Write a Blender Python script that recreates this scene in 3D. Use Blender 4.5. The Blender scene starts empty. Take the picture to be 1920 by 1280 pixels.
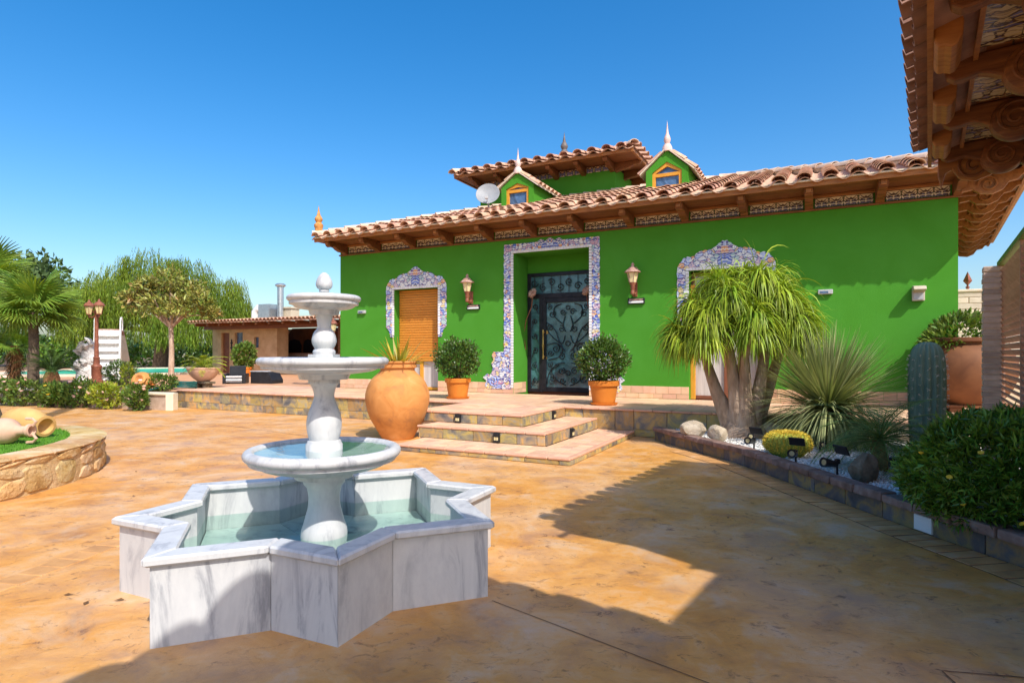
import bpy, bmesh, math, random
import numpy as np
from mathutils import Vector, Matrix, Euler
random.seed(7); RS = np.random.RandomState(11)
R = math.radians
SC = bpy.context.scene
COL = SC.collection

# ------------------------------------------------------------------ camera, sky, sun, exposure
cd = bpy.data.cameras.new('camera'); cam = bpy.data.objects.new('camera', cd); COL.objects.link(cam)
cam.location = (0, 0, 1.5); cam.rotation_euler = (R(90), 0, 0)
cd.sensor_width = 36; cd.lens = 21.0; cd.shift_y = 0.01146; cd.clip_end = 3000; cd.clip_start = .05
SC.camera = cam
SUN_L = Vector((-.429, .8156, -1)).normalized()          # direction the light travels
SUN_EL = math.asin(-SUN_L.z); SUN_AZ = math.atan2(-SUN_L.x, -SUN_L.y)
w = bpy.data.worlds.new('World'); SC.world = w; w.use_nodes = True
wn, wl = w.node_tree.nodes, w.node_tree.links
bg = wn['Background']
sky = wn.new('ShaderNodeTexSky'); sky.sky_type = 'NISHITA'; sky.sun_disc = False
sky.sun_elevation = SUN_EL; sky.sun_rotation = SUN_AZ
sky.altitude = 50; sky.air_density = 1.0; sky.dust_density = 2.4; sky.ozone_density = 1.6
hs = wn.new('ShaderNodeHueSaturation'); hs.inputs['Saturation'].default_value = 1.5
wl.new(sky.outputs[0], hs.inputs['Color']); wl.new(hs.outputs[0], bg.inputs['Color'])
bg.inputs['Strength'].default_value = .15
sd = bpy.data.lights.new('sun', 'SUN'); sd.energy = 3.25; sd.angle = R(.53); sd.color = (1, .965, .90)
sun = bpy.data.objects.new('sun', sd); COL.objects.link(sun)
sun.rotation_euler = SUN_L.to_track_quat('-Z', 'Y').to_euler()
vs = SC.view_settings; vs.view_transform = 'Standard'; vs.look = 'None'; vs.gamma = 1; vs.exposure = .60; vs.use_curve_mapping = False
SC.cycles.max_bounces = 8; SC.cycles.transparent_max_bounces = 12

# ------------------------------------------------------------------ mesh helpers
class MB:
    def __init__(s): s.v = []; s.f = []
    def add(s, vs, fs, M=None):
        o = len(s.v)
        s.v += [tuple(M @ Vector(p)) for p in vs] if M else [tuple(p) for p in vs]
        s.f += [tuple(i + o for i in f) for f in fs]; return s
    def box(s, x0, x1, y0, y1, z0, z1, M=None):
        return s.add([(x0,y0,z0),(x1,y0,z0),(x1,y1,z0),(x0,y1,z0),(x0,y0,z1),(x1,y0,z1),(x1,y1,z1),(x0,y1,z1)],
                     [(3,2,1,0),(4,5,6,7),(0,1,5,4),(1,2,6,5),(2,3,7,6),(3,0,4,7)], M)
    def lathe(s, prof, n=24, M=None, ph=0):
        vs = []; fs = []; m = len(prof)
        for r, z in prof:
            for k in range(n):
                a = ph + 2*math.pi*k/n; vs.append((r*math.cos(a), r*math.sin(a), z))
        for i in range(m-1):
            for k in range(n):
                k2 = (k+1) % n; fs.append((i*n+k, i*n+k2, (i+1)*n+k2, (i+1)*n+k))
        if prof[0][0] > 1e-4: fs.append(tuple(range(n-1, -1, -1)))
        if prof[-1][0] > 1e-4: fs.append(tuple((m-1)*n+k for k in range(n)))
        return s.add(vs, fs, M)
    def tube(s, pts, r, n=8, M=None):
        pts = [Vector(p) for p in pts]; m = len(pts)
        rs = r if isinstance(r, (list, tuple)) else [r]*m
        vs = []; fs = []; u = None
        for i, p in enumerate(pts):
            d = (pts[min(i+1, m-1)] - pts[max(i-1, 0)]).normalized()
            if u is None: u = d.orthogonal().normalized()
            else:
                u = u - d*u.dot(d); u = u.normalized() if u.length > 1e-6 else d.orthogonal().normalized()
            w_ = d.cross(u)
            for k in range(n):
                a = 2*math.pi*k/n; vs.append(p + (u*math.cos(a) + w_*math.sin(a))*rs[i])
        for i in range(m-1):
            for k in range(n):
                k2 = (k+1) % n; fs.append((i*n+k, i*n+k2, (i+1)*n+k2, (i+1)*n+k))
        fs.append(tuple(range(n-1, -1, -1))); fs.append(tuple((m-1)*n+k for k in range(n)))
        return s.add(vs, fs, M)
    def prism(s, poly, a, b, ax='z', M=None):
        n = len(poly)
        P = {'z': lambda p, c: (p[0], p[1], c), 'y': lambda p, c: (p[0], c, p[1]), 'x': lambda p, c: (c, p[0], p[1])}[ax]
        vs = [P(p, a) for p in poly] + [P(p, b) for p in poly]
        fs = [tuple(range(n-1, -1, -1)), tuple(range(n, 2*n))] + [(i, (i+1) % n, n+(i+1) % n, n+i) for i in range(n)]
        return s.add(vs, fs, M)
    def mesh(s, name, mat=None, smooth=False, bevel=0, ang=35):
        me = bpy.data.meshes.new(name); me.from_pydata(s.v, [], s.f)
        bm = bmesh.new(); bm.from_mesh(me)
        bmesh.ops.recalc_face_normals(bm, faces=bm.faces)
        if bevel: bmesh.ops.bevel(bm, geom=bm.edges[:], offset=bevel, segments=1 if bevel < .012 else 2, affect='EDGES', profile=.6)
        bm.to_mesh(me); bm.free()
        if smooth: me.shade_smooth(); me.set_sharp_from_angle(angle=R(ang))
        if mat: me.materials.append(mat)
        return me

def npmesh(name, V, F, mat, smooth=False):
    V = np.asarray(V, np.float32).reshape(-1, 3); F = np.asarray(F, np.int32); k = F.shape[1]
    me = bpy.data.meshes.new(name); me.vertices.add(len(V)); me.vertices.foreach_set('co', V.ravel())
    me.loops.add(F.size); me.loops.foreach_set('vertex_index', F.ravel())
    me.polygons.add(len(F)); me.polygons.foreach_set('loop_start', np.arange(0, F.size, k, dtype=np.int32))
    me.polygons.foreach_set('loop_total', np.full(len(F), k, np.int32))
    me.update(calc_edges=True); me.validate()
    if smooth: me.shade_smooth()
    me.materials.append(mat); return me

def ob(name, me, parent=None, loc=(0,0,0), rot=(0,0,0), scale=(1,1,1), kind=None, label=None):
    o = bpy.data.objects.new(name, me); COL.objects.link(o)
    o.location = loc; o.rotation_euler = rot; o.scale = scale
    if parent: o.parent = parent
    if kind: o['kind'] = kind
    if label: o['label'] = label
    return o
def thing(name, label, cat, loc=(0,0,0), rotz=0, group=None, me=None):
    o = ob(name, me, None, loc, (0,0,rotz)); o['label'] = label; o['category'] = cat
    if group: o['group'] = group
    return o
def copy_thing(src, label, loc, rotz=None, scale=None, group=None):
    r = src.copy(); COL.objects.link(r); r.location = loc; r['label'] = label
    if rotz is not None: r.rotation_euler = (0,0,rotz)
    if scale: r.scale = (scale,)*3
    if group: r['group'] = group
    for ch in src.children:
        c = ch.copy(); COL.objects.link(c); c.parent = r
        for g in ch.children:
            d = g.copy(); COL.objects.link(d); d.parent = c
    return r

# ------------------------------------------------------------------ material helpers
def nodes(name):
    m = bpy.data.materials.new(name); m.use_nodes = True
    t = m.node_tree; return m, t.nodes, t.links, t.nodes['Principled BSDF']
def N(ns, typ, **kw):
    n = ns.new(typ)
    for k, v in kw.items():
        if k in n.inputs: n.inputs[k].default_value = v
        else: setattr(n, k, v)
    return n
def ramp(ns, ls, fac, stops, interp='LINEAR'):
    r = ns.new('ShaderNodeValToRGB'); cr = r.color_ramp; cr.interpolation = interp
    while len(cr.elements) < len(stops): cr.elements.new(.5)
    for e, (p, c) in zip(cr.elements, stops):
        e.position = p; e.color = (*c, 1) if len(c) == 3 else c
    ls.new(fac, r.inputs[0]); return r.outputs[0]
def coords(ns, ls, rnd=False, stretch=(1,1,1), sym=False):
    tc = ns.new('ShaderNodeTexCoord'); v = tc.outputs['Object']
    if sym:
        sx = ns.new('ShaderNodeSeparateXYZ'); cx = ns.new('ShaderNodeCombineXYZ'); ab = N(ns, 'ShaderNodeMath', operation='ABSOLUTE')
        ls.new(v, sx.inputs[0]); ls.new(sx.outputs[0], ab.inputs[0]); ls.new(ab.outputs[0], cx.inputs[0])
        ls.new(sx.outputs[1], cx.inputs[1]); ls.new(sx.outputs[2], cx.inputs[2]); v = cx.outputs[0]
    mp = ns.new('ShaderNodeMapping'); mp.inputs['Scale'].default_value = stretch; ls.new(v, mp.inputs[0])
    if rnd:
        oi = ns.new('ShaderNodeObjectInfo'); mu = N(ns, 'ShaderNodeMath', operation='MULTIPLY'); mu.inputs[1].default_value = 83.
        ls.new(oi.outputs['Random'], mu.inputs[0]); ls.new(mu.outputs[0], mp.inputs['Location'])
    return mp.outputs[0]
def mix(ns, ls, f, a, b, bt='MIX'):
    n = ns.new('ShaderNodeMix'); n.data_type = 'RGBA'; n.blend_type = bt
    for sock, val in ((n.inputs[0], f), (n.inputs[6], a), (n.inputs[7], b)):
        if hasattr(val, 'is_output'): ls.new(val, sock)
        elif isinstance(val, (int, float)): sock.default_value = val
        else: sock.default_value = (*val, 1)
    return n.outputs[2]
def jitter(ns, ls, col, src, val, hue=0, sat=0):
    h = ns.new('ShaderNodeHueSaturation'); ls.new(col, h.inputs['Color'])
    for nm, amt, c in (('Value', val, 1), ('Hue', hue, .5), ('Saturation', sat, 1)):
        if amt:
            m1 = N(ns, 'ShaderNodeMath', operation='MULTIPLY_ADD'); m1.inputs[1].default_value = amt*2; m1.inputs[2].default_value = c-amt
            if nm == 'Hue':
                m0 = N(ns, 'ShaderNodeMath', operation='MULTIPLY'); m0.inputs[1].default_value = 7.13; m2 = N(ns, 'ShaderNodeMath', operation='FRACT')
                ls.new(src, m0.inputs[0]); ls.new(m0.outputs[0], m2.inputs[0]); ls.new(m2.outputs[0], m1.inputs[0])
            else: ls.new(src, m1.inputs[0])
            ls.new(m1.outputs[0], h.inputs[nm])
    return h.outputs[0]
def bump(ns, ls, bs, h, strength, dist=.01):
    b = N(ns, 'ShaderNodeBump', Strength=strength, Distance=dist); ls.new(h, b.inputs['Height']); ls.new(b.outputs[0], bs.inputs['Normal'])
def noise(ns, ls, v, scale, detail=4, rough=.55, dist=0):
    n = N(ns, 'ShaderNodeTexNoise', Scale=scale, Detail=detail, Roughness=rough, Distortion=dist); ls.new(v, n.inputs['Vector']); return n.outputs[0]

def pm(name, stops, scale=5, rough=.7, bmp=.2, bscale=40, rnd=True, obj=0., hue=0., island=0., stretch=(1,1,1), metal=0, spec=.3, transl=0, bdist=.01, dist=0, speck=None):
    m, ns, ls, bs = nodes(name)
    if isinstance(stops[0], (int, float)): stops = [(0, stops)]
    v = coords(ns, ls, rnd, stretch)
    f = noise(ns, ls, v, scale, 5, .6, dist)
    c = ramp(ns, ls, f, stops if len(stops) > 1 else [(0, stops[0][1]), (1, stops[0][1])])
    if speck:
        f2 = noise(ns, ls, v, speck[0], 6, .7); c = mix(ns, ls, ramp(ns, ls, f2, [(speck[1], (0,0,0)), (speck[1]+.06, (1,1,1))]), c, speck[2])
    if obj: c = jitter(ns, ls, c, ns.new('ShaderNodeObjectInfo').outputs['Random'], obj, hue)
    if island: c = jitter(ns, ls, c, ns.new('ShaderNodeNewGeometry').outputs['Random Per Island'], island, hue)
    ls.new(c, bs.inputs['Base Color']); bs.inputs['Roughness'].default_value = rough; bs.inputs['Metallic'].default_value = metal
    bs.inputs['Specular IOR Level'].default_value = spec
    if bmp: bump(ns, ls, bs, noise(ns, ls, v, bscale, 5, .65), bmp, bdist)
    if transl:
        t = ns.new('ShaderNodeBsdfTranslucent'); mx = ns.new('ShaderNodeMixShader'); mx.inputs[0].default_value = transl
        tc = mix(ns, ls, 1., c, (1.5, 1.5, .5), 'MULTIPLY'); ls.new(tc, t.inputs[0])
        ls.new(bs.outputs[0], mx.inputs[1]); ls.new(t.outputs[0], mx.inputs[2])
        ls.new(mx.outputs[0], ns['Material Output'].inputs[0])
    return m

def azulejo(name, scale=7., dark=1., warm=.5, sym=True, seed=0., pal=None):
    m, ns, ls, bs = nodes(name)
    v = coords(ns, ls, False, (1,1,1), sym)
    off = N(ns, 'ShaderNodeVectorMath', operation='ADD'); off.inputs[1].default_value = (seed, seed*1.7, seed*.6); ls.new(v, off.inputs[0]); v = off.outputs[0]
    nz = N(ns, 'ShaderNodeTexNoise', Scale=scale*.7, Detail=2); ls.new(v, nz.inputs['Vector'])
    vm = N(ns, 'ShaderNodeVectorMath', operation='MULTIPLY_ADD'); vm.inputs[1].default_value = (.16,.16,.16)
    ls.new(nz.outputs['Color'], vm.inputs[0]); ls.new(v, vm.inputs[2]); v2 = vm.outputs[0]
    vo = N(ns, 'ShaderNodeTexVoronoi', Scale=scale*1.6); ls.new(v2, vo.inputs['Vector'])
    sp = ns.new('ShaderNodeSeparateColor'); ls.new(vo.outputs['Color'], sp.inputs[0])
    W = (.78,.78,.74)
    PAL = pal or [(0, W), (.17, (.10,.17,.55)), (.27, (.46,.54,.78)), (.38, (.66,.45,.48)), (.50, W), (.57, (.78,.36,.07)), (.66, (.78,.58,.16)), (.76, (.58,.28,.34)), (.85, (.40,.56,.50)), (.92, (.22,.30,.66))]
    if pal: W = pal[0][1]
    c = ramp(ns, ls, sp.outputs[0], PAL, 'CONSTANT')
    ed = N(ns, 'ShaderNodeTexVoronoi', Scale=scale*1.6, feature='DISTANCE_TO_EDGE'); ls.new(v2, ed.inputs['Vector'])
    c = mix(ns, ls, ramp(ns, ls, ed.outputs['Distance'], [(.04, (1,1,1)), (.10, (0,0,0))]), c, (.06,.03,.02) if pal else (.10,.08,.22))
    # fine scrolls painted in blue over the cells
    wv = N(ns, 'ShaderNodeTexWave', Scale=scale*1.1, Distortion=9., Detail=1.5, wave_type='RINGS'); wv.inputs['Detail Scale'].default_value = 1.6; ls.new(v2, wv.inputs['Vector'])
    c = mix(ns, ls, ramp(ns, ls, wv.outputs['Fac'], [(.84, (0,0,0)), (.92, (.8,.8,.8))]), c, (.09,.05,.04) if pal else (.10,.14,.45))
    wv2 = N(ns, 'ShaderNodeTexWave', Scale=scale*.9, Distortion=12., Detail=2., wave_type='RINGS'); ls.new(v, wv2.inputs['Vector'])
    c = mix(ns, ls, ramp(ns, ls, wv2.outputs['Fac'], [(.86, (0,0,0)), (.93, (.85,.85,.85))]), c, W)
    if dark != 1: c = mix(ns, ls, 1., c, (dark, dark*.86, dark*.66), 'MULTIPLY')
    ls.new(c, bs.inputs['Base Color']); bs.inputs['Roughness'].default_value = .22; bs.inputs['Specular IOR Level'].default_value = .5
    return m

def marble(name, tint=(1,1,1)):
    m, ns, ls, bs = nodes(name)
    v = coords(ns, ls, True, (1,1,.22))
    a = noise(ns, ls, v, 5.5, 8, .68, 1.1)
    c = ramp(ns, ls, a, [(.34, (.17,.175,.20)), (.42, (.36,.365,.385)), (.49, (.53,.53,.53)), (.66, (.61,.605,.595))])
    v2 = coords(ns, ls, True, (1,1,.5)); b = noise(ns, ls, v2, 1.6, 4, .5, .5)
    c2 = ramp(ns, ls, noise(ns, ls, v2, 20, 5, .7), [(.3, (.49,.49,.50)), (.6, (.59,.59,.58))])
    c = mix(ns, ls, ramp(ns, ls, b, [(.36, (.08,.08,.08)), (.56, (.78,.78,.78))]), c2, c)
    c = mix(ns, ls, 1., c, tint, 'MULTIPLY')
    ls.new(c, bs.inputs['Base Color']); bs.inputs['Roughness'].default_value = .38; bs.inputs['Specular IOR Level'].default_value = .35
    bump(ns, ls, bs, noise(ns, ls, v2, 60, 4), .08, .004); return m

def water(name, tint, gl=.06):
    m, ns, ls, bs = nodes(name); ns.remove(bs)
    t = ns.new('ShaderNodeBsdfTransparent'); t.inputs[0].default_value = (*tint, 1)
    g = N(ns, 'ShaderNodeBsdfGlossy', Roughness=gl); fr = N(ns, 'ShaderNodeFresnel', IOR=1.33); fk = N(ns, 'ShaderNodeMath', operation='MULTIPLY'); fk.inputs[1].default_value = .55
    v = coords(ns, ls); b = N(ns, 'ShaderNodeBump', Strength=.12, Distance=.02); ls.new(noise(ns, ls, v, 9, 2), b.inputs['Height'])
    ls.new(b.outputs[0], g.inputs['Normal']); ls.new(b.outputs[0], fr.inputs['Normal'])
    mx = ns.new('ShaderNodeMixShader'); ls.new(fr.outputs[0], fk.inputs[0]); ls.new(fk.outputs[0], mx.inputs[0]); ls.new(t.outputs[0], mx.inputs[1]); ls.new(g.outputs[0], mx.inputs[2])
    ls.new(mx.outputs[0], ns['Material Output'].inputs[0]); return m

def patio_mat():
    m, ns, ls, bs = nodes('stamped_concrete')
    v = coords(ns, ls, False, (1, 1.08, 1))
    big = noise(ns, ls, v, .8, 7, .64, .35); med = noise(ns, ls, v, 2.3, 8, .68, .5)
    c = ramp(ns, ls, big, [(.30, (.52,.225,.055)), (.40, (.62,.29,.07)), (.47, (.63,.34,.12)), (.53, (.65,.40,.20)), (.60, (.64,.45,.29)), (.70, (.54,.40,.31))])
    c2 = ramp(ns, ls, med, [(.33, (.27,.115,.05)), (.42, (.50,.21,.045)), (.52, (.66,.30,.055)), (.60, (.64,.38,.18)), (.70, (.60,.45,.33))])
    c = mix(ns, ls, .55, c, c2)
    v3 = coords(ns, ls, False, (1, 1.3, 1))
    hue2 = noise(ns, ls, coords(ns, ls, False, (1,1.1,1)), 1.5, 6, .62, .6)
    c = mix(ns, ls, ramp(ns, ls, hue2, [(.56, (0,0,0)), (.66, (.42,.42,.42))]), c, (.40,.235,.17))
    c = mix(ns, ls, ramp(ns, ls, hue2, [(.30, (.55,.55,.55)), (.40, (0,0,0))]), c, (.55,.40,.27))
    fine = noise(ns, ls, v3, 9, 10, .80, .8)
    spk = mix(ns, ls, 1., ramp(ns, ls, fine, [(.38, (.8,.8,.8)), (.45, (0,0,0))]), ramp(ns, ls, noise(ns, ls, v3, 1.3, 5, .6), [(.42, (.15,.15,.15)), (.58, (1,1,1))]), 'MULTIPLY')
    c = mix(ns, ls, spk, c, (.13,.055,.03))
    st = noise(ns, ls, v3, .55, 5, .6, .3)
    c = mix(ns, ls, ramp(ns, ls, st, [(.66, (0,0,0)), (.72, (.5,.5,.5))]), c, (.34,.28,.25))
    vo = N(ns, 'ShaderNodeTexVoronoi', Scale=.62, feature='DISTANCE_TO_EDGE')
    nz = N(ns, 'ShaderNodeTexNoise', Scale=2.2, Detail=7, Roughness=.65); ls.new(v3, nz.inputs['Vector'])
    vm = N(ns, 'ShaderNodeVectorMath', operation='MULTIPLY_ADD'); vm.inputs[1].default_value = (.9,.9,.9); ls.new(nz.outputs['Color'], vm.inputs[0]); ls.new(v3, vm.inputs[2]); ls.new(vm.outputs[0], vo.inputs['Vector'])
    crk = ramp(ns, ls, vo.outputs['Distance'], [(.0, (1,1,1)), (.006, (0,0,0))])
    msk = ramp(ns, ls, noise(ns, ls, v3, 1.7, 3), [(.5, (0,0,0)), (.62, (.45,.45,.45))])
    cm = mix(ns, ls, 1., crk, msk, 'MULTIPLY')
    c = mix(ns, ls, cm, c, (.13,.06,.035))
    ls.new(c, bs.inputs['Base Color'])
    ls.new(ramp(ns, ls, med, [(.3, (.42,.42,.42)), (.7, (.62,.62,.62))]), bs.inputs['Roughness']); bs.inputs['Specular IOR Level'].default_value = .35
    hh = mix(ns, ls, .5, fine, noise(ns, ls, v3, 4, 6, .65)); bump(ns, ls, bs, hh, .6, .018)
    return m

def green_mat():
    m, ns, ls, bs = nodes('green_stucco')
    v = coords(ns, ls, False); c = ramp(ns, ls, noise(ns, ls, v, .8, 6, .65, .5), [(.3, (.062,.246,.022)), (.5, (.069,.268,.028)), (.7, (.077,.287,.035))])
    v2 = coords(ns, ls, False, (3.5, 3.5, .25)); st = noise(ns, ls, v2, 1.3, 5, .7)
    c = mix(ns, ls, ramp(ns, ls, st, [(.60, (0,0,0)), (.78, (.22,.22,.22))]), c, (.05,.17,.025))
    gr_ = noise(ns, ls, v, 55, 4, .7); c = mix(ns, ls, ramp(ns, ls, gr_, [(.35, (.22,.22,.22)), (.55, (0,0,0))]), c, (.05,.20,.012))
    ls.new(c, bs.inputs['Base Color']); bs.inputs['Roughness'].default_value = .92; bs.inputs['Specular IOR Level'].default_value = .06
    bump(ns, ls, bs, noise(ns, ls, v, 90, 5, .7), .55, .010); return m
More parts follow.
